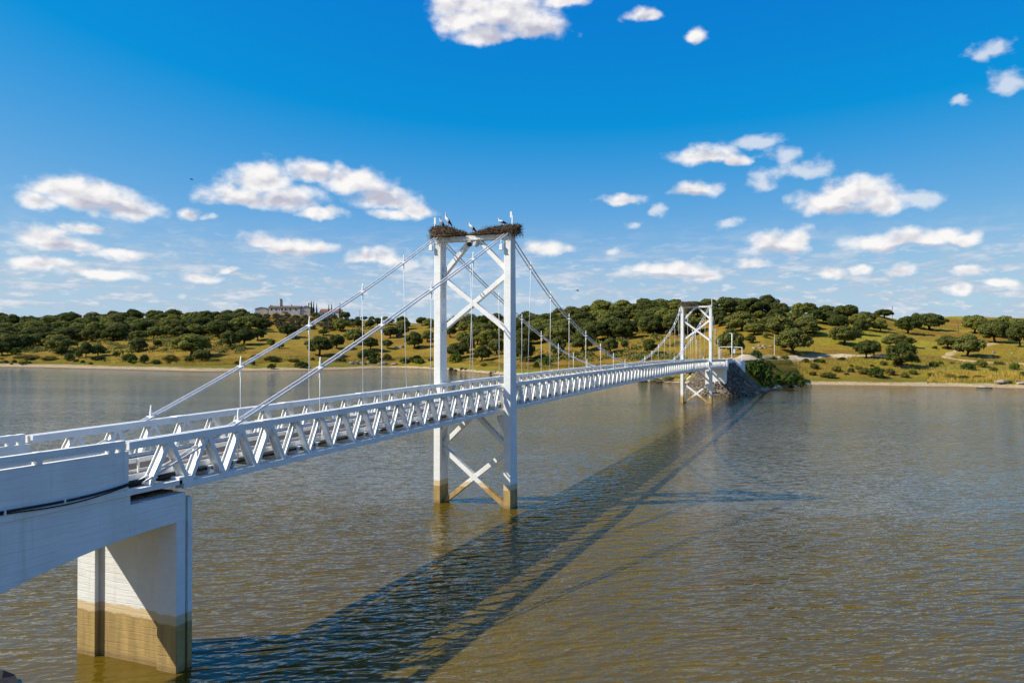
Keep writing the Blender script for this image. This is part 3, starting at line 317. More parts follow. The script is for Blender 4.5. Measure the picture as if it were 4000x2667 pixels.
def puffs(lst):
    acc=None
    for a,e,ra,re in lst:
        # a puff is an ellipse in sky angles, flatter underneath
        e=e-re*.18
        q=W.vm('MULTIPLY_ADD',vw,(1/ra,1/(re*1.12),0),(-a/ra,-e/(re*1.12),0))
        if re>.0085: q=W.vm('MAXIMUM',q,W.vm('MULTIPLY',q,(1,-1.75,0)))
        L=W.vm('LENGTH',q)
        acc=L if acc is None else W.math('MINIMUM',acc,L)
    return acc
fine=W.noise(stv,34,8,.50)
fz=W.math('SUBTRACT',fine,.5)
m=W.math('MULTIPLY_ADD',fz,-1.45,puffs(SKYB))
cov=W.ramp(m,1.22,.36)
mw=W.math('MULTIPLY_ADD',fz,-3.4,puffs(SKYW))
cov=W.math('MAXIMUM',cov,W.math('MULTIPLY',W.ramp(mw,1.35,.15),.60))
# random cumulus over the rest of the sky (outside the patch listed above)
pl=W.vm('MULTIPLY',tc.outputs['Generated'],(1,1,2.2))
rnd=W.noise(pl,5.5,7,.6)
inside=W.math('MULTIPLY',W.ramp(az,-1.06,-.98),W.ramp(az,.30,.22))
inside=W.math('MULTIPLY',inside,W.ramp(el,.50,.44))
cov2=W.math('MULTIPLY',W.ramp(rnd,.56,.66),W.math('SUBTRACT',1.0,inside))
cov=W.math('MAXIMUM',cov,W.math('MULTIPLY',cov2,W.ramp(el,-.02,.05)))
# low thin cloud decks close to the horizon
lowv=W.vm('MULTIPLY',vdir,(1.0,4.2,1.0))
low=W.noise(lowv,17,6,.62)
low2=W.noise(W.vm('MULTIPLY',vdir,(1.0,3.0,1.0)),38,5,.6)
lowm=W.math('MULTIPLY',W.math('MAXIMUM',W.ramp(low,.42,.58),W.math('MULTIPLY',W.ramp(low2,.52,.64),.8)),W.ramp(el,.165,.060))
lowm=W.math('MULTIPLY',lowm,.85)
# light on the clouds: sunlit shoulders, grey bellies
nA=W.noise(stv,34,3,.45); n2=W.noise(W.vm('ADD',stv,(-.005,.012,0)),34,3,.45)
emb=W.math('MULTIPLY_ADD',W.math('SUBTRACT',nA,n2),2.3,.74)
bel=None
for a,e,ra,re in SKYS:
    q=W.vm('MULTIPLY_ADD',vw,(1/ra,1/re,0),(-a/ra,-e/re,0)); L=W.vm('LENGTH',q)
    bel=L if bel is None else W.math('MINIMUM',bel,L)
belly=W.ramp(bel,1.25,.2)
lit=W.math('ADD',emb,W.math('MULTIPLY',belly,-.75),clamp=True)
lit=W.math('ADD',lit,W.math('MULTIPLY',W.ramp(m,.1,.9),.22),clamp=True)
k=.90/SKY_STRENGTH
ccol=W.mix(lit,(.40*k,.41*k,.50*k),(.78*k,.765*k,.755*k))
lowcol=W.mix(W.ramp(W.math('MAXIMUM',low,low2),.50,.70),(.36*k,.45*k,.56*k),(.62*k,.64*k,.68*k))
sp=W.node('ShaderNodeSeparateColor'); W.l.new(hsv.outputs[0],sp.inputs[0]); cb=W.node('ShaderNodeCombineColor')
rr=W.math('MAXIMUM',W.math('MULTIPLY_ADD',sp.outputs[0],1.55,-.122*k),.003*k)
rr=W.math('MULTIPLY',W.math('SUBTRACT',1.0,W.math('EXPONENT',W.math('MULTIPLY',rr,-1/(.34*k)))),.34*k)
gg=W.math('MULTIPLY',W.math('SUBTRACT',1.0,W.math('EXPONENT',W.math('MULTIPLY',sp.outputs[1],-1.18/(.70*k)))),.70*k)
bb=W.math('MULTIPLY',W.math('SUBTRACT',1.0,W.math('EXPONENT',W.math('MULTIPLY',sp.outputs[2],-4.6/k))),.62*k)
W.put(cb.inputs[0],rr); W.put(cb.inputs[1],gg); W.put(cb.inputs[2],W.math('MULTIPLY_ADD',rr,.10,bb))
haze_=W.mix(W.math('MULTIPLY',W.ramp(el,.17,-.01),.55),cb.outputs[0],(.42*k,.52*k,.60*k))
c1=W.mix(lowm,haze_,lowcol)
c2=W.mix(cov,c1,ccol)
W.l.new(c2,bg.inputs[0])
world.cycles.sampling_method='MANUAL'; world.cycles.sample_map_resolution=512

# ---------------------------------------------------------------- mesh helpers
class MB:
    def __init__(s): s.v=[]; s.f=[]; s.m=[]
    def add(s,vs,fs,mi=0):
        o=len(s.v); s.v.extend([tuple(v) for v in vs]); s.f.extend([tuple(i+o for i in f) for f in fs]); s.m.extend([mi]*len(fs))
        return s
    def box(s,x0,x1,y0,y1,z0,z1,mi=0):
        v=[(x0,y0,z0),(x1,y0,z0),(x1,y1,z0),(x0,y1,z0),(x0,y0,z1),(x1,y0,z1),(x1,y1,z1),(x0,y1,z1)]
        return s.add(v,[(3,2,1,0),(4,5,6,7),(0,1,5,4),(1,2,6,5),(2,3,7,6),(3,0,4,7)],mi)
    def hexa(s,v,mi=0):
        return s.add(v,[(3,2,1,0),(4,5,6,7),(0,1,5,4),(1,2,6,5),(2,3,7,6),(3,0,4,7)],mi)
    def bar(s,p0,p1,a,b,up=(0,0,1),mi=0,a1=None,b1=None):
        # rectangular bar; a = half width across, b = half height along 'up'
        p0=Vector(p0);p1=Vector(p1);d=(p1-p0).normalized();u=Vector(up);sx=d.cross(u).normalized();u=sx.cross(d).normalized()
        a1=a if a1 is None else a1; b1=b if b1 is None else b1
        vs=[p0-sx*a-u*b,p0+sx*a-u*b,p0+sx*a+u*b,p0-sx*a+u*b,p1-sx*a1-u*b1,p1+sx*a1-u*b1,p1+sx*a1+u*b1,p1-sx*a1+u*b1]
        return s.add(vs,[(3,2,1,0),(4,5,6,7),(0,1,5,4),(1,2,6,5),(2,3,7,6),(3,0,4,7)],mi)
    def tube(s,pts,rad,n=8,mi=0,cap=True):
        pts=[Vector(p) for p in pts]; rad=rad if isinstance(rad,(list,tuple)) else [rad]*len(pts)
        o=len(s.v); prev=None
        for i,p in enumerate(pts):
            d=(pts[min(i+1,len(pts)-1)]-pts[max(i-1,0)]).normalized()
            if prev is None: a=d.cross(Vector((0,0,1)) if abs(d.z)<.95 else Vector((1,0,0))).normalized()
            else: a=(prev-d*prev.dot(d)).normalized()
            prev=a; b=d.cross(a)
            for j in range(n):
                t=2*math.pi*j/n; s.v.append(tuple(p+(a*math.cos(t)+b*math.sin(t))*rad[i]))
        for i in range(len(pts)-1):
            for j in range(n):
                s.f.append((o+i*n+j,o+i*n+(j+1)%n,o+(i+1)*n+(j+1)%n,o+(i+1)*n+j)); s.m.append(mi)
        if cap:
            s.f.append(tuple(o+j for j in reversed(range(n)))); s.m.append(mi)
            s.f.append(tuple(o+(len(pts)-1)*n+j for j in range(n))); s.m.append(mi)
        return s
    def prism(s,poly,axis,a,b,mi=0):
        # polygon in the two other axes, extruded from a to b along axis (0=x,1=y)
        n=len(poly)
        mk=(lambda t,p:(t,p[0],p[1])) if axis==0 else ((lambda t,p:(p[0],t,p[1])) if axis==1 else (lambda t,p:(p[0],p[1],t)))
        vs=[mk(a,p) for p in poly]+[mk(b,p) for p in poly]
        fs=[tuple(range(n)),tuple(reversed(range(n,2*n)))]+[(i,n+i,n+(i+1)%n,(i+1)%n) for i in range(n)]
        return s.add(vs,fs,mi)
    def ell(s,c,r,nu=8,nv=5,mi=0,jit=0,rng=random):
        o=len(s.v)
        for i in range(nv+1):
            t=math.pi*i/nv
            for j in range(nu):
                p=2*math.pi*j/nu; k=1+rng.uniform(-jit,jit)
                s.v.append((c[0]+r[0]*k*math.sin(t)*math.cos(p),c[1]+r[1]*k*math.sin(t)*math.sin(p),c[2]+r[2]*k*math.cos(t)))
        for i in range(nv):
            for j in range(nu):
                s.f.append((o+i*nu+j,o+(i+1)*nu+j,o+(i+1)*nu+(j+1)%nu,o+i*nu+(j+1)%nu)); s.m.append(mi)
        return s
    def mesh(s,name,mats,smooth=False):
        me=bpy.data.meshes.new(name); me.from_pydata(s.v,[],s.f)
        for m in (mats if isinstance(mats,(list,tuple)) else [mats]): me.materials.append(m)
        if any(s.m): me.polygons.foreach_set('material_index',s.m)
        if smooth: me.polygons.foreach_set('use_smooth',[True]*len(s.f))
        me.validate(); me.update()
        bm=bmesh.new(); bm.from_mesh(me); bmesh.ops.recalc_face_normals(bm,faces=bm.faces); bm.to_mesh(me); bm.free()
        return me
    def obj(s,name,mats,parent=None,smooth=False,loc=None,bevel=0):
        return mobj(name,s.mesh(name,mats,smooth),parent,loc,bevel)
def mobj(name,me,parent=None,loc=None,bevel=0):
    o=bpy.data.objects.new(name,me); col.objects.link(o)
    if parent: o.parent=parent
    if loc is not None: o.location=loc
    if bevel:
        b=o.modifiers.new('bevel','BEVEL'); b.width=bevel; b.segments=2; b.limit_method='ANGLE'; b.angle_limit=R(50)
    return o
def tag(o,label=None,cat=None,group=None,kind=None):
    if label: o['label']=label
    if cat: o['category']=cat
    if group: o['group']=group
    if kind: o['kind']=kind
    return o
def empty(name,loc=(0,0,0),rz=0,parent=None):
    o=bpy.data.objects.new(name,None); col.objects.link(o); o.location=loc; o.rotation_euler=(0,0,rz); o.empty_display_size=.5
    if parent: o.parent=parent
    return o
def thing(name,label,cat,loc=(0,0,0),rz=0,group=None): return tag(empty(name,loc,rz),label,cat,group)

# ---------------------------------------------------------------- materials
def mat(name,rough=.6,spec=.4,metal=0.0):
    m=bpy.data.materials.new(name); m.use_nodes=True; t=NT(m.node_tree); t.n.clear()
    o=t.node('ShaderNodeOutputMaterial'); b=t.node('ShaderNodeBsdfPrincipled'); t.l.new(b.outputs[0],o.inputs[0])
    b.inputs['Roughness'].default_value=rough; b.inputs['Specular IOR Level'].default_value=spec; b.inputs['Metallic'].default_value=metal
    return m,t,b,o
def geo(t):
    g=t.node('ShaderNodeNewGeometry'); return g.outputs['Position']
def bump(t,b,h,strength,dist=.02):
    n=t.node('ShaderNodeBump'); n.inputs['Strength'].default_value=strength; n.inputs['Distance'].default_value=dist
    t.put(n.inputs['Height'],h); t.l.new(n.outputs[0],b.inputs['Normal'])
def plain(name,c,rough=.6,var=.15,scale=3.0,spec=.35,metal=0.0,c2=None):
    m,t,b,o=mat(name,rough,spec,metal); p=geo(t)
    n=t.noise(p,scale,5,.6)
    c2=c2 or tuple(x*(1-var*2) for x in c)
    t.l.new(t.mix(t.ramp(n,.3,.7),c,c2),b.inputs['Base Color'])
    return m
def white_steel():
    m,t,b,o=mat('white_painted_steel',.42,.45); p=geo(t)
    n=t.noise(p,1.3,6,.6); sp=t.noise(t.vm('MULTIPLY',p,(6,6,1.2)),1.0,5,.7)
    c=t.mix(t.ramp(n,.35,.75),(.83,.83,.81),(.74,.74,.71))
    rust=t.ramp(sp,.63,.76); c=t.mix(t.math('MULTIPLY',rust,.5),c,(.44,.30,.16)); gr_=t.noise(p,.45,5,.65); c=t.mix(t.math('MULTIPLY',t.ramp(gr_,.50,.72),.35),c,(.52,.50,.45))
    t.l.new(c,b.inputs['Base Color']); bump(t,b,n,.15,.01); return m
def white_concrete(stain0,stain1,name,bstr=.4):
    # painted concrete with board marks; tan flood-mark below a certain level
    m,t,b,o=mat(name,.75,.25); p=geo(t); s=t.node('ShaderNodeSeparateXYZ'); t.l.new(p,s.inputs[0]); z=s.outputs[2]
    n=t.noise(p,.9,6,.6); f=t.noise(p,14,4,.6); st=t.noise(t.vm('MULTIPLY',p,(2.2,2.2,.22)),1.0,5,.65)
    c=t.mix(t.ramp(n,.3,.75),(.82,.82,.80),(.73,.725,.70))
    c=t.mix(t.math('MULTIPLY',t.ramp(st,.56,.76),.40),c,(.52,.48,.40))
    zz=t.math('ADD',z,t.math('MULTIPLY_ADD',n,.16,-.08)); zz=t.math('ADD',zz,t.math('MULTIPLY_ADD',st,.30,-.15)); zz=t.math('ADD',zz,t.math('MULTIPLY_ADD',f,.10,-.05))
    tan=t.mix(t.ramp(st,.3,.7),(.46,.31,.105),(.27,.18,.065))
    band=t.ramp(zz,stain1+.03,stain1-.05); low=t.ramp(zz,stain0+.03,stain0-.06)
    c=t.mix(t.math('MULTIPLY',band,.85),c,(.62,.45,.22)); c=t.mix(t.math('MULTIPLY',low,.92),c,tan)
    drop=t.math('MULTIPLY',t.ramp(z,18.2,20.3),t.ramp(st,.40,.62)); c=t.mix(t.math('MULTIPLY',drop,.55),c,(.36,.30,.22))
    crk=t.ramp(t.noise(t.vm('MULTIPLY',p,(7,7,.5)),1.0,4,.7),.66,.74); c=t.mix(t.math('MULTIPLY',crk,.35),c,(.40,.33,.24))
    wet=t.ramp(zz,.35,.05); c=t.mix(t.math('MULTIPLY',wet,.55),c,(.16,.11,.05))
    t.l.new(c,b.inputs['Base Color'])
    w=t.math('FRACT',t.math('MULTIPLY_ADD',z,3.7,t.math('MULTIPLY',t.noise(t.vm('MULTIPLY',p,(.25,.25,1.1)),1.0,2,.5),1.6))); board=t.math('MULTIPLY',t.ramp(w,.0,.10),t.ramp(w,1.0,.94))
    h=t.math('ADD',t.math('MULTIPLY',board,bstr),t.math('MULTIPLY',t.noise(t.vm('MULTIPLY',p,(1.2,1.2,9)),1.0,4,.6),.9))
    h=t.math('ADD',h,t.math('MULTIPLY',f,.35)); bump(t,b,h,.55,.03); return m
M={}
M['steel']=white_steel()
M['tower']=white_concrete(1.35,1.75,'white_tower_concrete',0.0)
M['pier']=white_concrete(1.78,2.12,'white_pier_concrete')
M['girder']=white_concrete(-9,-9,'white_girder_concrete')
M['cable']=plain('galvanised_cable',(.72,.73,.74),.38,.08,4,.5)
M['asphalt']=plain('dark_deck',(.060,.050,.042),.85,.25,2.0)
M['grate']=plain('brown_grating',(.19,.12,.075),.8,.2,9.0)
M['black']=plain('black_cable_sheath',(.012,.013,.016),.5,.2,5)
M['lamp']=plain('grey_lamp_housing',(.62,.60,.57),.5,.2,6)
M['glass']=plain('dark_lamp_glass',(.05,.05,.05),.15,.1,4,.6)
M['twig']=plain('dry_twig',(.115,.075,.045),.9,.3,6,.1,c2=(.045,.03,.02))
M['strw']=plain('pale_straw',(.34,.26,.16),.9,.2,6,.1)
M['feath']=plain('white_feather',(.78,.75,.70),.8,.08,20,.2)
M['feab']=plain('black_feather',(.014,.014,.018),.6,.2,20,.3)
M['beak']=plain('red_beak_and_leg',(.42,.09,.05),.6,.1,10)
M['bark']=plain('oak_bark',(.075,.055,.038),.9,.3,4,.1,c2=(.03,.022,.016))
M['rock']=plain('granite_rock',(.40,.34,.27),.9,.2,1.2,.2,c2=(.16,.13,.105))
M['rockd']=plain('dark_wet_rock',(.045,.038,.033),.6,.3,1.2,.3)
M['stone']=plain('pitched_stone',(.24,.195,.15),.9,.3,1.4,.2,c2=(.065,.053,.044))
M['wood']=plain('weathered_wood',(.17,.125,.085),.9,.3,3,.1)
M['dead']=plain('bleached_wood',(.62,.56,.48),.9,.2,3,.1)
M['plaster']=plain('old_cream_plaster',(.62,.55,.47),.9,.25,.35,.1,c2=(.42,.37,.32))
M['lime']=plain('white_limewash',(.80,.79,.76),.9,.06,.5,.1)
M['tile']=plain('red_roof_tile',(.30,.105,.05),.9,.2,.9,.1,c2=(.17,.075,.045))
M['oldtile']=plain('weathered_roof_tile',(.20,.12,.075),.9,.2,.6,.1,c2=(.10,.075,.055))
M['window']=plain('dark_window_opening',(.012,.011,.011),.5,.2,4,.3)
M['ruinst']=plain('pale_ruin_stone',(.58,.52,.44),.9,.2,.8,.1,c2=(.36,.31,.25))
M['road']=plain('pale_dirt_road',(.52,.42,.30),.95,.12,.6,.1,c2=(.40,.31,.21))
M['trackm']=plain('tan_dirt_track',(.44,.32,.16),.95,.15,.5,.1,c2=(.33,.24,.11))
M['sign']=plain('white_sign_face',(.80,.80,.78),.5,.04,4)
M['signm']=plain('grey_sign_bar',(.25,.25,.26),.5,.05,4)
def leafmat(name,c,c2,tr):
    m,t,b,o=mat(name,.75,.12); p=geo(t); oi=t.node('ShaderNodeObjectInfo')
    n=t.noise(p,.55,3,.6); n2=t.noise(p,3.5,2,.6)
    f=t.math('ADD',t.math('MULTIPLY',n,.7),t.math('MULTIPLY',n2,.5)); f=t.math('ADD',f,t.math('MULTIPLY_ADD',oi.outputs['Random'],.5,-.35))
    cc=t.mix(t.ramp(f,.25,.85),c,c2); cc=t.mix(t.math('MULTIPLY',t.ramp(oi.outputs['Random'],.55,1.0),.45),cc,(c2[0]*1.15,c2[1]*1.2,c2[2]*.6)); t.l.new(cc,b.inputs['Base Color'])
    tl=t.node('ShaderNodeBsdfTranslucent'); t.l.new(t.mix(.35,cc,(.16,.18,.02)),tl.inputs[0])
    mx=t.node('ShaderNodeMixShader'); mx.inputs[0].default_value=tr; t.l.new(b.outputs[0],mx.inputs[1]); t.l.new(tl.outputs[0],mx.inputs[2]); t.l.new(mx.outputs[0],o.inputs[0])
    return m
M['oak']=leafmat('oak_leaves',(.062,.078,.016),(.190,.190,.050),.27)
M['bushg']=leafmat('green_bush_leaves',(.045,.075,.012),(.095,.125,.018),.22)
M['bushd']=leafmat('dark_bush_leaves',(.030,.050,.014),(.065,.090,.022),.18)
M['busho']=leafmat('olive_bush_leaves',(.085,.085,.022),(.150,.135,.035),.2)
M['scrub']=leafmat('brown_scrub_leaves',(.075,.068,.036),(.120,.105,.055),.15)
M['cypress']=leafmat('cypress_leaves',(.018,.030,.014),(.030,.045,.018),.1)
M['grassm']=leafmat('dry_grass_blades',(.34,.25,.055),(.20,.19,.035),.3)
M['reedm']=leafmat('golden_reed_blades',(.52,.36,.07),(.40,.28,.06),.35)

# ---------------------------------------------------------------- water
def water_mat():
    m,t,b,o=mat('murky_lake_water',.05,.6); b.inputs['IOR'].default_value=1.333
    p=geo(t)
    n=t.noise(p,.035,4,.55); n2=t.noise(p,.4,3,.5)
    c=t.mix(t.ramp(n,.35,.7),(.096,.063,.004),(.068,.046,.004)); c=t.mix(t.math('MULTIPLY',n2,.25),c,(.128,.086,.007))
    t.l.new(c,b.inputs['Base Color'])
    def rot(P,a,sx,sy):
        # rotate about z, then stretch: two dot products
        cx=t.vm('DOT_PRODUCT',P,(math.cos(a)*sx,math.sin(a)*sx,0)); cy=t.vm('DOT_PRODUCT',P,(-math.sin(a)*sy,math.cos(a)*sy,0))
        c_=t.node('ShaderNodeCombineXYZ'); t.put(c_.inputs[0],cx); t.put(c_.inputs[1],cy); return c_.outputs[0]
    gust=t.ramp(t.noise(rot(p,R(16),.005,.021),1.0,4,.6),.38,.62,.48,1.18)
    def ridge(n): return t.math('SUBTRACT',1.0,t.math('ABSOLUTE',t.math('MULTIPLY_ADD',n,2.0,-1.0)))
    def height(P):
        w1=ridge(t.noise(rot(P,R(36),.34,1.02),1.0,1,.5,.35))
        w2=t.noise(rot(P,R(24),.85,2.3),1.0,1,.5,.3)
        w3=t.noise(rot(P,R(48),2.1,5.2),1.0,1,.5)
        h=t.math('MULTIPLY',w1,.100); h=t.math('MULTIPLY_ADD',w2,.085,h); return t.math('MULTIPLY_ADD',w3,.028,h)
    E=.05
    h0=height(p); hx=height(t.vm('ADD',p,(E,0,0))); hy=height(t.vm('ADD',p,(0,E,0)))
    cn=t.node('ShaderNodeCombineXYZ')
    t.put(cn.inputs[0],t.math('MULTIPLY',t.math('MULTIPLY',t.math('SUBTRACT',h0,hx),1/E),gust)); t.put(cn.inputs[1],t.math('MULTIPLY',t.math('MULTIPLY',t.math('SUBTRACT',h0,hy),1/E),gust)); cn.inputs[2].default_value=1.0
    t.l.new(t.vm('NORMALIZE',cn.outputs[0]),b.inputs['Normal'])
    return m
M['water']=water_mat()
mb=MB()
S=12000
mb.add([(-S,-S,0),(S,-S,0),(S,S,0),(-S,S,0)],[(0,1,2,3)])
tag(mb.obj('water',M['water']),'murky olive brown lake water with small wind ripples','water',kind='structure')

# ---------------------------------------------------------------- terrain of the far shore
def ground_mat():
    m,t,b,o=mat('dry_meadow_ground',.95,.1); p=geo(t); s=t.node('ShaderNodeSeparateXYZ'); t.l.new(p,s.inputs[0]); x,y,z=s.outputs
    n1=t.noise(p,.018,4,.55); n2=t.noise(p,.11,5,.6); n3=t.noise(p,.9,5,.65); n4=t.noise(t.vm('MULTIPLY',p,(1,1,.3)),4.0,3,.6)
    dry=t.mix(t.ramp(n2,.32,.68),(.240,.138,.014),(.155,.085,.014))
    dry=t.mix(t.math('MULTIPLY',t.ramp(n3,.45,.75),.6),dry,(.30,.195,.035))
    olive=t.mix(t.ramp(n3,.3,.7),(.195,.180,.013),(.310,.250,.026))
    right=t.ramp(x,-10,40); g=t.math('MULTIPLY',t.ramp(n1,.36,.60),t.math('MULTIPLY_ADD',right,.62,.36))
    c=t.mix(g,dry,olive)
    # damp green strip along the shore, then sand
    zn=t.math('ADD',z,t.math('MULTIPLY_ADD',n2,1.8,-.9))
    grn=t.math('MULTIPLY',t.ramp(zn,2.9,1.5),t.ramp(n3,.25,.55))
    c=t.mix(t.math('MULTIPLY',grn,.75),c,t.mix(n3,(.060,.095,.008),(.13,.145,.016)))
    zs=t.math('ADD',z,t.math('MULTIPLY_ADD',n2,1.3,-.65)); zs=t.math('ADD',zs,t.math('MULTIPLY_ADD',n3,.5,-.25))
    sand=t.ramp(zs,1.25,.75)
    sc=t.mix(t.ramp(n3,.35,.7),(.46,.34,.20),(.33,.24,.145))
    dd=t.ramp(t.math('FRACT',t.math('ADD',t.math('MULTIPLY',z,3.2),t.math('MULTIPLY',n2,1.5))),.55,.8); sc=t.mix(t.math('MULTIPLY',dd,.35),sc,(.22,.16,.09)); c=t.mix(sand,c,sc); c=t.mix(t.ramp(z,.28,.05),c,(.17,.12,.07))
    c=t.mix(t.math('MULTIPLY',t.ramp(n4,.52,.72),.55),c,(.06,.045,.014))
    n5=t.noise(p,.33,4,.65); c=t.mix(t.math('MULTIPLY',t.ramp(n5,.56,.70),.5),c,(.075,.075,.014))
    t.l.new(c,b.inputs['Base Color']); bump(t,b,t.math('ADD',n3,t.math('MULTIPLY',n4,.4)),.8,.35); return m
M['ground']=ground_mat()
def build_terrain():
    azs=[]
    a=R(-100)
    while a<R(60):
        azs.append(a); a+=R(.26) if R(-58)<a<R(16) else R(1.5)
    sub=[2,8,8,9,12,14,5,6,6,5]
    vs=[];nr=sum(sub)+1
    for a in azs:
        rg,zz=tcol(a)
        rs=[]
        for i,nn in enumerate(sub):
            for j in range(nn): rs.append(rg[i]+(rg[i+1]-rg[i])*j/nn)
        rs.append(rg[-1])
        sa,ca=math.sin(a),math.cos(a)
        for r in rs:
            z=pchip(rg,zz,r); X=OX+r*sa; Y=OY+r*ca
            vs.append((X,Y,z+tnoise(X,Y,z)))
    fs=[]
    for i in range(len(azs)-1):
        for j in range(nr-1): fs.append((i*nr+j,(i+1)*nr+j,(i+1)*nr+j+1,i*nr+j+1))
    me=bpy.data.meshes.new('hills'); me.from_pydata(vs,[],fs); me.materials.append(M['ground']); me.polygons.foreach_set('use_smooth',[True]*len(fs)); me.update()
    return mobj('hills',me)
hills=build_terrain(); tag(hills,'dry golden hills and meadow rising from the far shore','hill',kind='structure')
def strip(name,pts,w,m,label,lift=.06):
    P=[]
    for i in range(len(pts)-1):
        a=Vector(pts[i]);b=Vector(pts[i+1]);n=max(2,int((b-a).length/1.5))
        for j in range(n): P.append(a.lerp(b,j/n))
    P.append(Vector(pts[-1]))
    for _ in range(14): P=[P[0]]+[(P[i-1]+P[i]*2+P[i+1])/4 for i in range(1,len(P)-1)]+[P[-1]]
    mb=MB();K=6
    for i,p in enumerate(P):
        d=(P[min(i+1,len(P)-1)]-P[max(i-1,0)]).normalized();nrm=Vector((d.y,-d.x))
        ww=w*(1+.12*math.sin(i*.7)+.08*math.sin(i*1.9))
        zc=[]
        for k in range(K+1):
            q=p+nrm*(k/K-.5)*ww; zc.append(max(ground(q.x,q.y),ROADZ(q.x,q.y)))
        for k in range(K+1):
            q=p+nrm*(k/K-.5)*ww; mb.v.append((q.x,q.y,zc[k]+lift*(1 if 0<k<K else -.5)))
    for i in range(len(P)-1):
        for k in range(K):
            mb.f.append((i*(K+1)+k,i*(K+1)+k+1,(i+1)*(K+1)+k+1,(i+1)*(K+1)+k)); mb.m.append(0)
    return tag(mb.obj(name,m,smooth=True),label,'road' if name=='road' else 'path',kind='structure')
def ROADZ(x,y):
    # causeway level behind the abutment, fading into the hillside
    return 8.22 if y<196 and abs(x)<9 else -99
strip('road',[(.2,157.8),(.8,168),(2.2,180),(5.0,192)]+list(ROAD[1:]),6.0,M['road'],'pale dirt road running right from the far bridge end',.32)
strip('path',TRACK,3.6,M['trackm'],'tan dirt track curving across the right meadow',.28)

def near_bank():
    mb=MB(); nx,ny=46,30
    for i in range(nx+1):
        for j in range(ny+1):
            x=-110+i*3.0; y=-46.5-j*1.9-max(0,x-6)*1.3+2.2*math.sin(x*.21)
            d=j*1.9; z=-.8+7.9*min(1,d/17.0)**.8+.35*math.sin(x*.5+d*.3)*min(1,d/6)
            mb.v.append((x,y,z))
    for i in range(nx):
        for j in range(ny): a=i*(ny+1)+j; mb.f.append((a,a+1,a+ny+2,a+ny+1)); mb.m.append(0)
    tag(mb.obj('near_bank',M['ground'],smooth=True),'dry grassy bank carrying the near end of the approach viaduct','bank',kind='structure')
near_bank()
# ---------------------------------------------------------------- suspension bridge
PN=1.8512; Y2=111.07; YA=-33.3; YB=144.3
def ztop(y): return 9.56-9.2e-5*(y-55.5)**2
def zbot(y): return ztop(y)-2.07
XO=2.62; XI=2.20; XC=2.41
bridge=thing('suspension_bridge','long white suspension bridge with lattice trusses and two portal towers over the lake','bridge')
def build_tower(y0,flip):
    t=empty('tower',(0,y0,0),0,bridge)
    sg=-1 if flip else 1
    def leg(s):
        mb=MB(); x0,x1=(2.657,3.224) if s>0 else (-3.224,-2.657)
        prof=[(0,-3.0),(1.52,-3.0),(1.45,0),(.90,20.45),(0,20.45)]
        prof=[(a if not flip else 1.45-a,b) for a,b in prof] if False else prof
        mb.prism(prof,0,x0,x1)
        # corbel carrying the truss
        xi=2.657*s; mb.prism([(xi,6.88),(xi-.62*s,6.88),(xi-.62*s,6.62),(xi,5.45)],1,.18,1.05)
        # cap block
        mb.box(x0-.03,x1+.03,-.03,.93,20.452,20.62)
        mb.obj('leg',M['tower'],t,bevel=.035)
    leg(-1);leg(1)
    MB().box(-2.655,2.655,.02,.88,20.20,20.555).obj('cross_beam',M['tower'],t,bevel=.03)
    def brace(p0,p1,w=.17,d=.22):
        mb=MB(); mb.bar(p0,p1,d,w,up=(0,0,1)) ; mb.obj('brace',M['tower'],t,bevel=.02)
    yb=.50
    brace((-2.66,yb,17.62),(-.32,yb,20.22)); brace((2.66,yb,17.95),(.40,yb,20.22))
    brace((-2.66,yb,17.42),(2.66,yb,13.40)); 
    brace((2.66,yb+.002,17.45),(.07,yb+.002,15.46)); brace((-.07,yb+.002,15.34),(-2.66,yb+.002,13.42))
    yb=.62
    brace((-2.66,yb,4.45),(-.02,yb,6.95)); brace((2.66,yb,4.62),(.12,yb,6.95))
    brace((-2.66,yb,4.20),(2.66,yb,.02),.18); brace((2.66,yb+.002,4.15),(.08,yb+.002,2.14),.18); brace((-.08,yb+.002,2.0),(-2.66,yb+.002,-.05),.18)
    for s in(-1,1):
        mb=MB(); mb.tube([(2.94*s-.2,.45,20.50),(2.94*s+.2,.45,20.50)],.16,10); mb.obj('cable_saddle',M['steel'],t)
    for s in (-1,1):   # cable clamps bolted on the leg back
        mb=MB(); mb.box(2.94*s-.21,2.94*s+.21,.93,1.13,19.92,20.12); mb.tube([(2.94*s-.13,1.05,19.85),(2.94*s-.13,1.25,19.72)],.07,8); mb.tube([(2.94*s+.13,1.05,19.85),(2.94*s+.13,1.25,19.72)],.07,8)
        mb.obj('cable_clamp',M['steel'],t)
    return t
tw1=build_tower(0,False); tw2=build_tower(Y2,True)

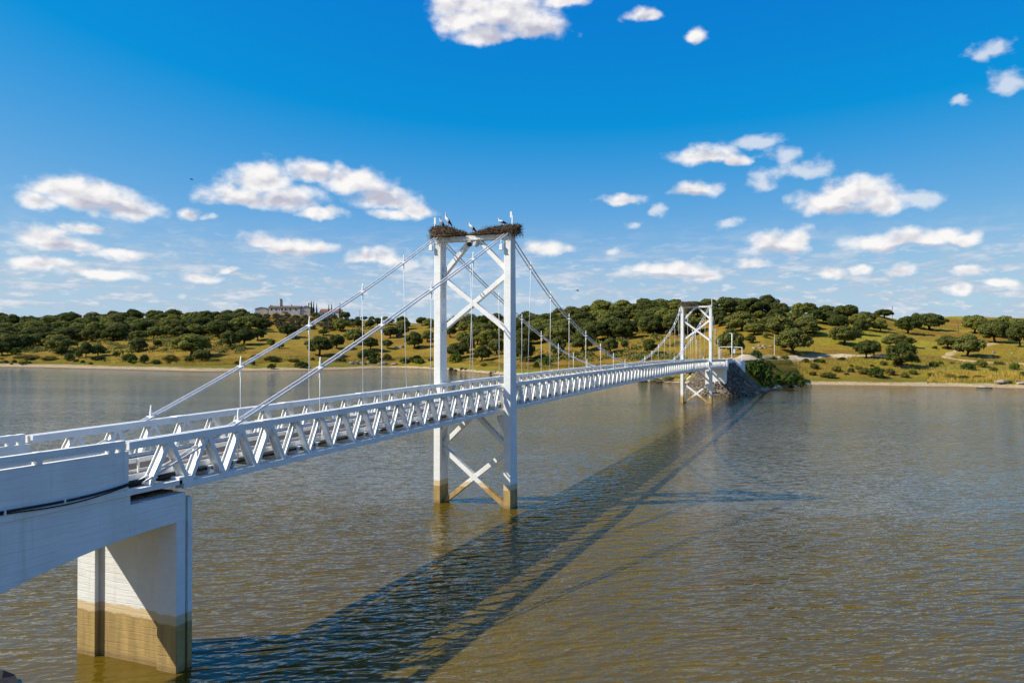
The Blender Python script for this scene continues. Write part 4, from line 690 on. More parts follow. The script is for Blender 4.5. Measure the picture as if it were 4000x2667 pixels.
def chordmesh(ys,xa,xb,zf,h):
    mb=MB()
    for (a,b) in ((xa,xa+.13),(xb-.13,xb)):
        n=len(ys); o=len(mb.v)
        for y in ys:
            z=zf(y); mb.v+= [(a,y,z-h),(b,y,z-h),(b,y,z),(a,y,z)]
        for i in range(n-1):
            for k in range(4): mb.f.append((o+i*4+k,o+i*4+(k+1)%4,o+(i+1)*4+(k+1)%4,o+(i+1)*4+k)); mb.m.append(0)
        mb.f+= [(o,o+1,o+2,o+3),(o+(n-1)*4+3,o+(n-1)*4+2,o+(n-1)*4+1,o+(n-1)*4)]; mb.m+=[0,0]
    o=len(mb.v); n=len(ys); a,b=xa+.128,xb-.128
    for y in ys:
        z=zf(y)-.045; mb.v+= [(a,y,z-.03),(b,y,z-.03),(b,y,z),(a,y,z)]
    for i in range(n-1):
        for k in range(4): mb.f.append((o+i*4+k,o+i*4+(k+1)%4,o+(i+1)*4+(k+1)%4,o+(i+1)*4+k)); mb.m.append(0)
    return mb
def frange(a,b,st):
    n=max(1,int(round((b-a)/st))); return [a+(b-a)*i/n for i in range(n+1)]
# angle-section diagonal: lit web plus outer and inner flanges (local: foot at origin)
HD=2.07-.27-.25; HW=PN/2-.10
def diagmesh(sgn,heavy):
    mb=MB(); p0=Vector((0,0,-.03));p1=Vector((0,sgn*HW,HD+.03)); d=(p1-p0).normalized(); nrm=Vector((0,-d.z,d.y))*(1 if sgn>0 else -1)
    fw=.066 if not heavy else .085; wx=.135 if not heavy else .20
    # web across the truss width
    mb.bar(p0,p1,wx,.010,up=nrm) if False else None
    def bx(xa,xb,na,nb):
        c=[]
        for p in (p0,p1):
            for (x,n) in ((xa,na),(xb,na),(xb,nb),(xa,nb)): c.append(tuple(p+Vector((x,0,0))+nrm*n))
        mb.hexa(c)
    if heavy:
        bx(-wx,-wx+.03,-fw,fw); bx(wx-.03,wx,-fw,fw); bx(-wx+.03,wx-.03,-.012,.012)
    else:
        bx(-wx,wx,-.012+fw*.0,.012); bx(wx-.025,wx+.001,.012,fw*1.7); bx(-wx,-wx+.025,.012,fw*1.7)
    return mb.mesh('diagonal',M['steel'])
DM={(s,h):diagmesh(s,h) for s in(1,-1) for h in(0,1)}
def build_truss(side):
    t=empty('truss',(0,0,0),0,bridge)
    sx=side
    def X(a,b): return (a,b) if sx>0 else (-b,-a)
    spans=[(YA,-1.75),(1.75,Y2-1.75),(Y2+1.75,YB)]
    for a,b in spans:
        xa,xb=X(XI,XO)
        chordmesh(frange(a,b,PN),xa,xb,ztop,.27).obj('top_chord',M['steel'],t)
        bb=a if a>YA else -30.85; be=b if b<YB else YB-2.0
        chordmesh(frange(bb,be,PN),xa,xb,lambda y:zbot(y)+.25,.25).obj('bottom_chord',M['steel'],t)
    for a,b in ((-1.75,1.75),(Y2-1.75,Y2+1.75)):   # narrower link past the tower leg
        xa,xb=X(XI-.04,XO-.16)
        chordmesh(frange(a,b,1.75),xa,xb,lambda y:ztop(y)-.012,.25).obj('top_chord',M['steel'],t)
        chordmesh(frange(a,b,1.75),xa,xb,lambda y:zbot(y)+.24,.23).obj('bottom_chord',M['steel'],t)
    xa,xb=X(XI,XO)
    # splice sleeves on both chords
    y=-26.2
    sl={}
    while y<YB-3:
        if min(abs(y),abs(y-Y2))>2.2:
            MB().box(xa-.014,xb+.014,y-.30,y+.30,ztop(y)-.285,ztop(y)+.016).obj('splice_sleeve',M['steel'],t)
            MB().box(xa-.014,xb+.014,y+.65,y+1.25,zbot(y)-.016,zbot(y)+.265).obj('splice_sleeve',M['steel'],t)
        y+=PN*4
    k=-17
    while k*PN<YB-2:
        yk=k*PN; heavy=1 if (k<-13 or k>74) else 0
        for s in(1,-1):
            yf=yk-s*PN/2+s*.055
            if yf<YA+.3 or yf>YB-.4: continue
            if k==-17 and s==1: z0=7.22
            else: z0=zbot(yf)+.25
            o=bpy.data.objects.new('diagonal',DM[(s,heavy)]); col.objects.link(o); o.parent=t
            dx=-.14*sx if min(abs(yf),abs(yf-Y2))<1.7 else 0
            o.location=(XC*sx+dx,yf,z0); o.scale=(sx,1,(ztop(yf)-.27-z0)/HD)
        k+=1
    return t
build_truss(1); build_truss(-1)

deck=MB()
ys=frange(-33.0,YB,PN)
def ribbon(xa,xb,z0,z1,ys=ys):
    mb=MB();n=len(ys)
    for y in ys:
        b=zbot(y); mb.v+= [(xa,y,b+z0),(xb,y,b+z0),(xb,y,b+z1),(xa,y,b+z1)]
    for i in range(n-1):
        for k in range(4): mb.f.append((i*4+k,i*4+(k+1)%4,(i+1)*4+(k+1)%4,(i+1)*4+k)); mb.m.append(0)
    mb.f+=[(0,1,2,3),((n-1)*4+3,(n-1)*4+2,(n-1)*4+1,(n-1)*4)]; mb.m+=[0,0]
    return mb
dk=ribbon(-1.42,1.42,.66,.76).obj('deck',M['asphalt'],bridge)
for s in(-1,1):
    def X(a,b): return (a,b) if s>0 else (-b,-a)
    ribbon(*X(1.46,1.98),.70,.745).obj('walkway_grating',M['grate'],dk)
    ribbon(*X(1.42,1.46),.64,.84).obj('kerb',M['steel'],dk)
    ribbon(*X(1.50,1.55),1.10,1.27).obj('guard_rail',M['steel'],dk)
    ribbon(*X(1.98,2.05),.60,.80).obj('edge_angle',M['steel'],dk)
    mb=MB(); mb.tube([(s*2.10,y,zbot(y)+.46) for y in frange(-33,YB,PN*2)],.055,8); mb.obj('service_pipe',M['black'],dk,smooth=True)
    for y in frange(-32,YB-1,PN*2):
        pass
fbm=MB(); fbm.box(-2.30,2.30,-.11,.11,-.03,0); fbm.box(-2.19,2.19,-.02,.02,-.42,-.03); fbm.box(-2.19,2.19,-.09,.09,-.45,-.42); fbm.box(-2.36,-2.30,-.1,.1,-.03,.0);fbm.box(2.30,2.36,-.1,.1,-.03,0)
fbm.prism([(2.19,-.03),(2.34,-.03),(2.19,-.30)],1,-.02,.02); fbm.prism([(-2.19,-.03),(-2.34,-.03),(-2.19,-.30)],1,-.02,.02)
fbme=fbm.mesh('floor_beam',M['steel'])
HS=PN*3; i=-23
while i*HS/4<YB-1.5:
    y=i*HS/4; 
    if y>-32: o=mobj('floor_beam',fbme,dk,(0,y,zbot(y)+.60))
    i+=1
# guard rail posts
gp=MB().box(-.03,.03,-.035,.035,.74,1.26); gpm=gp.mesh('rail_post',M['steel'])
for s in(-1,1):
    y=-32.0
    while y<YB-1: mobj('rail_post',gpm,dk,(s*1.595,y,zbot(y))); y+=HS/2

# main cables and hangers
def zmain(y): return 8.95+(20.72-8.95)*((y-Y2/2)/(Y2/2))**2
def zside(d):  # d = distance from the tower
    return 20.62-.474*d+.00205*d*d
def xcab(y):
    d=min(abs(y),abs(y-Y2)); return 2.94-(2.94-XC)*min(1,d/13.0)
def zcab(y):
    if y<0: return zside(-y)
    if y>Y2: return zside(y-Y2)
    return zmain(y)
for s in(-1,1):
    for off in(-.14,.14):
        pts=[]
        for y in frange(-32.6,Y2+32.6,1.3):
            yy=y
            kk=min(1,min(abs(yy),abs(yy-Y2))/9.0); pts.append((s*xcab(yy)+off*(1+.05*kk),yy,zcab(yy)))
        MB().tube(pts,.046,8).obj('main_cable',M['cable'],bridge,smooth=True)
def hanger(s,y):
    z1=zcab(y); x1=s*xcab(y); z0=zbot(y)+.58
    mb=MB(); mb.tube([(s*XC,y,z0),(x1,y,z1-.18)],.021,6)
    h=mb.obj('hanger',M['cable'],bridge,smooth=True)
    c=MB(); c.box(x1-.04,x1+.04,y-.04,y+.04,z1-.34,z1+.26); c.prism([(y-.04,z1+.26),(y+.04,z1+.26),(y,z1+.52)],0,x1-.025,x1+.025); c.box(x1-.20,x1+.20,y-.045,y+.045,z1-.045,z1+.045); c.tube([(x1,y,z1-.5),(x1,y,z1-.33)],.05,8)
    c.obj('hanger_clamp',M['steel'],h)
for s in(-1,1):
    for k in range(1,20):
        y=k*HS
        if y<Y2-1 and zcab(y)>ztop(y)+.15: hanger(s,y)
    for k in range(1,6):
        for y in(-k*HS,Y2+k*HS):
            if zcab(y)>ztop(y)-.1: hanger(s,y)
    for k in (5,):
        pass

# ---------------------------------------------------------------- approach viaduct (left)
via=thing('approach_viaduct','white concrete approach span with solid parapet and arched haunch at lower left','viaduct',(0,-31,0))
def child(mb,name,m,parent,bevel=0,smooth=False):
    o=mb.obj(name,m,parent,smooth=smooth,bevel=bevel)
    pl=parent.location if parent.parent is None else parent.parent.location
    if parent.parent is None: o.location=(-parent.location.x,-parent.location.y,-parent.location.z)
    return o
def arch(y): return 5.60-.0165*max(0,-31.25-y)**2
prof=[(-30.72,5.60),(-30.72,6.66),(-33.2,6.64),(-33.2,6.98),(-62,6.98)]
L=[]
y=-48.0
L=[(-62,3.0),(-48.2,.9)]
while y<-31.25: L.append((y,max(arch(y),.9))); y+=.7
L.append((-31.2,5.60))
gm=MB()
poly=prof+L
gm.prism(poly,0,-2.58,2.58)
gd=child(gm,'girder',M['girder'],via,.02)
for s in(-1,1):
    def bxs(x0,x1,*r):
        return MB().box(*((x0,x1) if s>0 else (-x1,-x0)),*r)
    lm=bxs(2.30,2.635,-62,-33.12,6.982,7.20); child(lm,'ledge',M['girder'],via,.015)
    wm=bxs(2.36,2.583,-62,-33.28,7.202,8.52); child(wm,'parapet_wall',M['girder'],via,.015)
    rm=bxs(2.40,2.60,-62,-33.45,8.64,8.90); child(rm,'parapet_rail',M['girder'],via,.012)
    yy=-33.55
    while yy>-61:
        pm=bxs(2.39,2.606,yy-.10,yy+.10,8.522,8.906); child(pm,'parapet_post',M['girder'],via)
        yy-=2.58 if yy<-33.6 else .42
    # landing beam under the truss end
    bm_=bxs(2.25,2.60,-33.118,-30.9,6.985,7.16); child(bm_,'bearing_beam',M['girder'],via,.01)
    bk=MB()
    x0,x1=(2.15,2.60) if s>0 else (-2.60,-2.15)
    bk.box(x0,x1,-31.05,-30.45,6.985-.02+.02,7.26); child(bk,'bearing_block',M['steel'],via,.015)
sl=MB().box(-2.298,2.298,-62,-33.1,7.0,7.62); child(sl,'roadway_slab',M['asphalt'],via)
gr=MB()
for i in range(16): gr.box(-2.2,2.2,-33.05+i*.135,-33.0+i*.135,6.70,6.76)
child(gr,'joint_grating',M['grate'],via)
# pier
pm=MB()
for s in(-1,1):
    xa,xb=(1.61,2.58) if s>0 else (-2.58,-1.61)
    pm.box(xa,xb,-31.15,-30.72,-3,5.598)
    pm.box(xa,xb-.0 if s>0 else xb,-30.60,-30.38,-3,6.45)
    ca,cb=(1.61,2.47) if s>0 else (-2.47,-1.61)
    pm.box(ca-.0,cb-.18 if s>0 else cb,-30.719,-30.601,-3,6.40) if s>0 else pm.box(ca+.18,cb,-30.719,-30.601,-3,6.40)
pm.box(-1.609,1.609,-30.95,-30.55,-3,5.598)
child(pm,'pier',M['pier'],via,.02)
# black service cables clipped on the ledge
ct=thing('service_cable','two black service cables running along the shaded side of the approach parapet','cable',(2.66,-38,7.2))
def cpath(dz,dx,sag):
    P=[]
    for i in range(60):
        y=-62+i*(29.3/59)
        z=7.30+dz+sag*math.sin(y*1.1)*.03
        if y>-35.2: z+=(y+35.2)**2*.024
        P.append((dx,y+38,z-7.2))
    return P
MB().tube(cpath(.0,.03,1),.042,8).obj('cable_sheath',M['black'],ct,smooth=True)
MB().tube(cpath(-.085,.01,2.2),.022,6).obj('cable_sheath',M['black'],ct,smooth=True)
cl=MB().box(-.03,.06,-.02,.02,-.07,.07).mesh('cable_clip',M['steel'])
for i in range(14): mobj('cable_clip',cl,ct,(0.045,-22.5+i*1.9,.10))

# ---------------------------------------------------------------- far abutment
ab=thing('bridge_abutment','white concrete abutment with flood-stained base behind the far tower','abutment',(0,150,0))
pb=MB()
pb.box(-2.56,2.56,143.2,144.6,-2,6.75)
child(pb,'pier_wall',M['pier'],ab,.03)
for s in(-1,1):
    wm=MB(); x0,x1=(2.22,2.64) if s>0 else (-2.64,-2.22)
    wm.prism([(144.61,6.4),(144.61,8.75),(156.2,8.75),(156.2,5.0),(150.0,4.6)],0,x0,x1); child(wm,'wing_wall',M['girder'],ab,.02)
    tm=MB(); x0,x1=(2.16,2.70) if s>0 else (-2.70,-2.16)
    tm.box(x0,x1,144.55,156.3,8.752,8.93); child(tm,'coping',M['girder'],ab,.015)
    bs=MB()
    # curved end wall where the road widens
    P=[]
    for i in range(9):
        a=R(-90)+R(90)*i/8; P.append((2.66+3.0*math.cos(a)*1.0 if False else 2.66+3.0*math.sin(R(90)*i/8), 156.2+1.6*(1-math.cos(R(90)*i/8))))
    for i in range(8):
        (xa,ya),(xb,yb)=P[i],P[i+1]; z0=5.1
        q=[(s*xa,ya,z0),(s*xb,yb,z0),(s*xb,yb+.35,z0),(s*xa,ya+.35,z0),(s*xa,ya,8.42),(s*xb,yb,8.42),(s*xb,yb+.35,8.42),(s*xa,ya+.35,8.42)]
        bs.hexa(q)
    child(bs,'bastion_wall',M['girder'],ab)
fl=MB().box(-2.2,2.2,144.62,158.5,6.8,8.16); child(fl,'approach_slab',M['road'],ab)

# stone-pitched embankment and causeway
def emb_r(a): return 1.0
em=MB()
AX=[(0,150.0),(0.2,158),(1.0,168),(3.0,180),(7,192),(12,204)]
def embank():
    vs=[];rings=10
    # front half cone around (0,150.5), then straight flanks along the causeway axis
    st=[]
    for i in range(13):
        a=R(180)+R(180)*i/12
        st.append((AX[0],(math.cos(a),math.sin(a))))
    right=[];left=[]
    for i in range(1,len(AX)):
        d=Vector(AX[i])-Vector(AX[i-1]);d.normalize(); right.append((AX[i],(d.y,-d.x))); left.append((AX[i],(-d.y,d.x)))
    prof=list(reversed(left))+st+right
    rng=random.Random(3)
    for (c,n) in prof:
        ax=math.hypot(*n)
        for k in range(rings+1):
            t=k/rings; r=2.9+8.0*t; z=7.9-8.6*t
            if c==AX[0] and n[1]<-.02: r=2.9+7.6*t*(1-.12*abs(n[1]))
            r+=rng.uniform(-.18,.18); z+=rng.uniform(-.16,.16)
            vs.append((c[0]+n[0]*r,c[1]+n[1]*r,z))
    mb=MB(); mb.v=vs; m=rings+1
    for i in range(len(prof)-1):
        for k in range(rings): mb.f.append((i*m+k,i*m+k+1,(i+1)*m+k+1,(i+1)*m+k)); mb.m.append(0 if 4<=i<=17 else 1)
    # crown
    mb.f.append(tuple(i*m for i in range(len(prof)))); mb.m.append(0)
    return mb,prof
emo=thing('stone_embankment','grey stone-pitched embankment cone around the far abutment','embankment',(0,150,0))
embm,_p=embank()
child(embm,'embankment_core',[M['stone'],M['ground']],emo)
rng=random.Random(11)
stm=MB()
for i in range(1100):
    a=rng.uniform(R(170),R(370)); t=rng.random()**.8
    n=(math.cos(a),math.sin(a)); 
    c=(0,150.0)
    if n[1]>-.05: c=(.1,150.0+rng.uniform(0,9)); n=(1 if n[0]>0 else -1,0)
    r=2.9+7.6*t; z=7.9-8.2*t
    if abs(n[1])>.02: r=2.9+7.25*t*(1-.12*abs(n[1]))
    x=c[0]+n[0]*r; y=c[1]+n[1]*r
    sz=rng.uniform(.18,.46)
    stm.ell((x,y,z+.02),(sz,sz*rng.uniform(.7,1.2),sz*.62),6,3,0,.22,rng)
so=child(stm,'pitching_stone',M['stone'],emo); tag(so,kind='stuff')

# ---------------------------------------------------------------- height barrier, lamp, sign at the far end
GY=156.6
g=thing('height_barrier','white steel height barrier frame across the road at the far bridge end','barrier',(2,GY,8.2))
MB().box(-2.95,-2.77,-.09,.09,0,3.7).obj('post',M['steel'],g)
MB().box(2.90,3.08,-.09,.09,0,3.62).obj('post',M['steel'],g)
mb=MB(); mb.bar((-2.95,0,3.66),(.6,0,3.72),.07,.08); mb.bar((.6,0,3.72),(3.08,0,3.55),.07,.08); mb.obj('crossbar',M['steel'],g)
lp=thing('street_lamp','white lamp post with short arm beside the height barrier','lamp',(2.48,GY-.3,8.2))
mb=MB(); mb.tube([(0,0,0),(0,0,4.0),(0,0,7.2)],[.13,.12,.10],8); mb.obj('pole',M['steel'],lp,smooth=True)
mb=MB(); mb.bar((.1,0,7.25),(-.75,0,7.30),.09,.07); mb.obj('lamp_head',M['steel'],lp)
sg=thing('road_sign','pair of round white road signs stacked on one dark post','sign',(3.05,GY+.4,8.2))
mb=MB(); mb.tube([(0,0,0),(0,0,3.5)],.05,8); mb.obj('post',M['signm'],sg)
for z in (3.10,2.38):
    mb=MB()
    mb.tube([(0,-.10,z),(0,-.06,z)],.34,20); d=mb.obj('disc',M['sign'],sg)
    mb=MB(); mb.box(-.035,.035,-.115,-.101,z-.16,z+.16); mb.obj('symbol_bar',M['signm'],d)

# ---------------------------------------------------------------- nests, storks, tower fittings
def nest(label,x0,x1,zb,zt,yc,dy,peak,seed,droop):
    rng=random.Random(seed); n=thing('stork_nest',label,'nest',((x0+x1)/2,yc,zb))
    cx=(x0+x1)/2; w=(x1-x0)/2
    def height(u):   # u in -1..1 along x
        p=peak; f=max(0.0,1-abs(u-p)**1.6/((1+abs(p))**1.6)) if (u-p)*p<=0 else max(0.0,1-((abs(u-p))/(1-abs(p)+.12))**4)
        return .06+(zt-zb)*f
    mb=MB(); N=18
    for i in range(N+1):
        u=-1+2*i/N; h=height(u)*.86; e=math.sqrt(max(.03,1-u*u))
        for k in range(8):
            a=math.pi*k/7; mb.v.append((u*w*.96,math.cos(a)*dy*.5*e*.94,max(0,math.sin(a))**.6*h))
    for i in range(N):
        for k in range(7): mb.f.append((i*8+k,i*8+k+1,(i+1)*8+k+1,(i+1)*8+k)); mb.m.append(0)
        mb.f.append((i*8+7,i*8,(i+1)*8,(i+1)*8+7)); mb.m.append(0)
    mb.obj('nest_core',M['twig'],n)
    tw=MB()
    for i in range(1300):
        u=rng.uniform(-1,1); h=height(u); e=math.sqrt(max(.06,1-u*u)); a=rng.uniform(-.1,math.pi+.1)
        p=Vector((u*w,math.cos(a)*dy*.5*e,max(-.05,math.sin(a))**.6*h if math.sin(a)>0 else 0))
        d=Vector((rng.gauss(0,1),rng.gauss(0,.6),rng.gauss(0,.35))).normalized()
        L=rng.uniform(.15,.55); r=rng.uniform(.006,.014)
        if rng.random()<.12: L*=1.6; d=(d+Vector((u*.8,0,.5))).normalized()
        if rng.random()<droop: p.z=rng.uniform(-.25,.1); d=Vector((rng.gauss(0,.3),rng.gauss(0,.3),-1)).normalized(); L*=.7; p.x=math.copysign(w*rng.uniform(.55,1.0),peak); p.y=-dy*.5*rng.uniform(-.9,.95)
        tw.tube([p-d*L/2,p+d*L/2],r,3,1 if rng.random()<.22 else 0,False)
    tag(tw.obj('twigs',[M['twig'],M['strw']],n),kind='stuff')
    return n
nest('thick twig nest on the left leg of the near tower',-3.75,-.42,20.60,21.42,.42,1.75,-.55,1,.05)
nest('long twig nest sloping up to the right leg of the near tower',-.25,3.88,20.60,21.20,.42,1.7,.62,2,.09)
nest('brown twig nest on the left leg of the far tower',-3.40,.50,20.60,21.40,Y2+.42,1.9,-.42,5,.03)

def stork(name,loc,h,rz,pitch,neck,label,legs=.42):
    # one continuous skin: tail - body - neck - head - bill, plus legs; faces local -X. unit height ~1
    mb=MB()
    c=math.cos(pitch); s_=math.sin(pitch)
    def B(a,b): # a along the body axis (front negative), b up across
        return Vector((a*c+b*s_*0, 0, legs+.12+ -a*s_ + b))
    # stations: (point, ry, rz, mat)
    st=[(B(.40,-.02),.012,.008,1),(B(.33,-.02),.05,.03,1),(B(.20,0),.085,.06,1),(B(.07,.01),.105,.09,1),(B(-.03,.01),.11,.105,0),(B(-.13,.01),.10,.10,0),(B(-.20,.035),.07,.075,0)]
    b0=B(-.22,.06)
    if neck=='up': N=[(b0+Vector((-.02,0,.06)),.042,.045,0),(b0+Vector((-.015,0,.14)),.033,.035,0),(b0+Vector((.0,0,.21)),.03,.03,0),(b0+Vector((-.005,0,.26)),.04,.042,0),(b0+Vector((-.05,0,.265)),.03,.03,0)]; tip=Vector((-.17,0,-.09))
    else: N=[(b0+Vector((-.015,0,.04)),.05,.05,0),(b0+Vector((-.01,0,.085)),.04,.042,0),(b0+Vector((-.03,0,.125)),.042,.042,0),(b0+Vector((-.075,0,.125)),.03,.03,0)]; tip=Vector((-.15,0,-.10))
    st+=N
    h0=N[-1][0]; st+=[(h0+tip*.15,.016,.016,2),(h0+tip*.6,.011,.011,2),(h0+tip,.003,.003,2)]
    n=8;o=0
    for i,(p,ry,rz_,m_) in enumerate(st):
        d=(st[min(i+1,len(st)-1)][0]-st[max(i-1,0)][0]).normalized(); up=Vector((0,1,0)).cross(d).normalized()
        for j in range(n):
            t=2*math.pi*j/n; mb.v.append(tuple(p+Vector((0,1,0))*math.cos(t)*ry+up*math.sin(t)*rz_))
    for i in range(len(st)-1):
        for j in range(n):
            mm=st[i][3]
            if mm==1 and i>=2: 
                mm=1
            mb.f.append((i*n+j,i*n+(j+1)%n,(i+1)*n+(j+1)%n,(i+1)*n+j)); mb.m.append(mm)
    mb.f.append(tuple(range(n))); mb.m.append(1)
    for sy in(-.035,.035):
        hip=B(-.01,-.06); 
        mb.tube([hip+Vector((0,sy,.02)),Vector((.02,sy,legs*.52)),Vector((0.0,sy,.015))],[.028,.014,.010],5,2)
        mb.tube([Vector((.02,sy,.012)),Vector((-.07,sy,.010))],.010,4,2)
    e=tag(mb.obj('stork',[M['feath'],M['feab'],M['beak']],smooth=True),label,'stork')
    # folded wings: white shoulder with black flight feathers
    e.location=loc; e.scale=(h,h,h); e.rotation_euler=(0,0,rz)
    for sy in(-1,1):
        w=MB(); P=[]
        for (a,b,r1,r2) in ((-.15,.035,.02,.03),(-.06,.03,.03,.085),(.06,.01,.032,.095),(.20,-.01,.028,.08),(.34,-.03,.018,.045),(.47,-.05,.006,.012)):
            P.append((B(a,b)+Vector((0,sy*(.088 if a<.25 else .05),0)),r1,r2))
        for (p,r1,r2) in P:
            for j in range(6):
                t=2*math.pi*j/6; w.v.append(tuple(p+Vector((s_*math.sin(t)*r2*.6,math.cos(t)*r1,math.sin(t)*r2))))
        for i in range(len(P)-1):
            for j in range(6): w.f.append((i*6+j,i*6+(j+1)%6,(i+1)*6+(j+1)%6,(i+1)*6+j)); w.m.append(0 if i<2 else 1)
        w.f+=[tuple(range(6)),tuple(range((len(P)-1)*6,len(P)*6))]; w.m+=[0,1]
        w.obj('wing',[M['feath'],M['feab']],e,smooth=True)
    return e
RZ=R(22)
stork('stork',(-2.74,.35,21.36),.98,RZ+R(25),R(-0)+R(52),'up','leftmost stork, seen from behind, on the left nest of the near tower',.28)
stork('stork',(-2.14,.25,21.30),1.20,RZ-R(5),R(50),'up','tall stork with raised neck and long black wing on the left nest',.34)
stork('stork',(-.10,.30,20.60),1.12,RZ,R(40),'low','greyish stork standing on the beam between the two nests',.42)
stork('stork',(2.36,.30,21.12),1.0,RZ-R(3),R(14),'low','rightmost stork standing level on the right nest of the near tower',.26)
stork('stork',(-3.05,Y2+.3,21.30),.9,RZ+R(60),R(40),'up','white stork at the left end of the far tower nest',.15)
stork('stork',(-1.55,Y2+.3,21.30),1.0,RZ+R(180),R(6),'low','stork crouching on top of the far tower nest',.10)

def rod(loc,h,label,paddle):
    t=thing('lightning_rod',label,'rod',loc)
    mb=MB(); mb.box(-.05,.05,-.04,.04,0,h); mb.obj('mast',M['steel'],t)
    if paddle: MB().box(paddle[0]-.08,paddle[0]+.08,-.045,.045,h+paddle[1],h+paddle[2]).obj('plate',M['steel'],t)
rod((-3.26,.2,20.62),1.02,'short white post with a plate in the left nest of the near tower',(0.01,.0,.50))
rod((3.25,.2,20.62),1.30,'tall white post with a plate in the right nest of the near tower',(-.09,-.16,.28))
rod((-3.0,Y2+.2,20.62),.8,'thin white post in the far tower nest',None)
rod((3.20,Y2+.2,20.62),1.30,'bare white post on the right leg of the far tower',(-.03,.0,.12))
def flood(loc,label,face):
    t=thing('floodlight',label,'floodlight',loc)
    mb=MB(); d=Vector(face).normalized(); p=Vector((0,0,0))
    mb.tube([p-d*.20,p-d*.05,p+d*.12,p+d*.15],[.12,.20,.22,.23],14); mb.obj('housing',M['lamp'],t,smooth=False)
    g_=MB(); g_.tube([p+d*.151,p+d*.16],.19,14); g_.obj('lens',M['glass'],t)
    b=MB(); b.box(-.02,.02,-.02,.02,.1,.26); b.obj('bracket',M['steel'],t)
flood((-.22,.10,19.98),'left round floodlight hung under the near tower beam',(.2,-.75,-.6))
flood((.30,.10,19.86),'right round floodlight hung under the near tower beam',(.3,.5,-.8))
flood((0,Y2+.1,19.96),'small floodlight under the far tower beam',(0,-.75,-.6))
def fbox(loc,label):
    t=thing('lamp_box',label,'lamp',loc); mb=MB(); mb.box(-.13,.13,-.12,.12,-.22,.12); mb.box(-.05,.05,-.05,.05,.12,.55); mb.box(-.16,.16,-.15,.15,-.27,-.22); mb.obj('housing',M['steel'],t,bevel=.02)
fbox((-3.42,-.12,19.82),'small white lamp box at the outer left of the near tower top')
fbox((2.50,-.12,19.60),'small white lamp box inside the right leg of the near tower')
fbox((-3.45,Y2-.1,19.7),'small white lamp box at the left leg of the far tower')

# ---------------------------------------------------------------- trees
def leafquad(mb,p,nrm,sz,rng,asp=1.0):
    nrm=nrm.normalized(); a=nrm.cross(Vector((rng.gauss(0,1),rng.gauss(0,1),rng.gauss(0,1)))).normalized(); b=nrm.cross(a)
    s1=sz*rng.uniform(.6,1.1)*.5; s2=s1*asp*rng.uniform(.7,1.1)
    mb.v+= [tuple(p-a*s1-b*s2*.4),tuple(p+a*s1*.5-b*s2),tuple(p+a*s1+b*s2*.5),tuple(p-a*s1*.4+b*s2)]
    o=len(mb.v); mb.f.append((o-4,o-3,o-2,o-1)); mb.m.append(0)
def fastmesh(mb,name,mats):
    me=bpy.data.meshes.new(name); me.from_pydata(mb.v,[],mb.f)
    for m in mats: me.materials.append(m)
    me.update(); return me
def make_oak(seed,m,flat=1.0,nl=24,per=230,umb=False):
    rng=random.Random(seed); W_,H_=10.0,8.0
    tr=MB(); lean=Vector((rng.uniform(-.9,.9),rng.uniform(-.9,.9),0))
    zb=1.55*rng.uniform(.85,1.15) if not umb else 3.6
    fork=Vector((0,0,zb))+lean*.5
    tr.tube([(0,0,-.4),(0.05,0,.25),tuple(fork*.5+Vector((.1,-.05,0))),tuple(fork)],[.62,.44,.36,.34],8)
    lobes=[]
    n1=6
    ends=[]
    for i in range(n1):
        a=2*math.pi*i/n1+rng.uniform(-.4,.4); r=rng.uniform(1.6,2.9); e=fork+Vector((math.cos(a)*r,math.sin(a)*r,rng.uniform(1.2,2.6)))
        midp=fork.lerp(e,.5)+Vector((0,0,.35)); tr.tube([fork,midp,e],[.22,.15,.08],6); ends.append(e)
        for k in range(2):
            e2=e+Vector((rng.uniform(-1.2,1.2)+math.cos(a)*.8,rng.uniform(-1.2,1.2)+math.sin(a)*.8,rng.uniform(.2,1.2))); tr.tube([e,e2],[.08,.03],5)
    top=Vector((lean.x*.4,lean.y*.4,0))
    for i in range(nl):
        a=i*2.39996+rng.uniform(-.3,.3); q=math.sqrt((i+.5)/nl); r=q*3.95*rng.uniform(.74,1.16)
        dome=math.sqrt(max(0,1-(q*.94)**2))
        z=2.75+flat*3.75*dome*rng.uniform(.80,1.06)
        if umb: z=5.3+1.6*dome*rng.uniform(.7,1.1)
        if q>.72 and rng.random()<.5 and not umb: z-=rng.uniform(.3,1.1)
        R1=rng.uniform(1.05,1.75); lobes.append((Vector((math.cos(a)*r,math.sin(a)*r,z))+top,R1,R1*rng.uniform(.62,.9)))
    if not umb:
        for i in range(9):
            a=i*.698+rng.uniform(-.25,.25); r=rng.uniform(2.2,3.5); R1=rng.uniform(1.0,1.5)
            lobes.append((Vector((math.cos(a)*r,math.sin(a)*r,rng.uniform(2.3,3.9)))+top,R1,R1*.8))
    cr=MB()
    for c,r1,r2 in lobes:
        for j in range(per):
            u=rng.uniform(-.75,1); t=rng.uniform(0,2*math.pi); s_=math.sqrt(1-u*u)
            d=Vector((s_*math.cos(t),s_*math.sin(t),u)); k=rng.uniform(.62,1.08)
            p=c+Vector((d.x*r1,d.y*r1,d.z*r2))*k
            nr=Vector((d.x/r1,d.y/r1,d.z/r2)).normalized()+Vector((rng.gauss(0,.45),rng.gauss(0,.45),rng.gauss(0,.45)+.25))
            leafquad(cr,p,nr,.50,rng)
    return tr.mesh('trunk',[M['bark']],True),fastmesh(cr,'crown',[m])
OAKS=[make_oak(100+i,M['oak'],(1.0,.9,1.1,.85,1.0,1.05)[i],(24,28,20,26,22,30)[i]) for i in range(6)]
UMB=make_oak(200,M['oak'],.6,16,230,True)
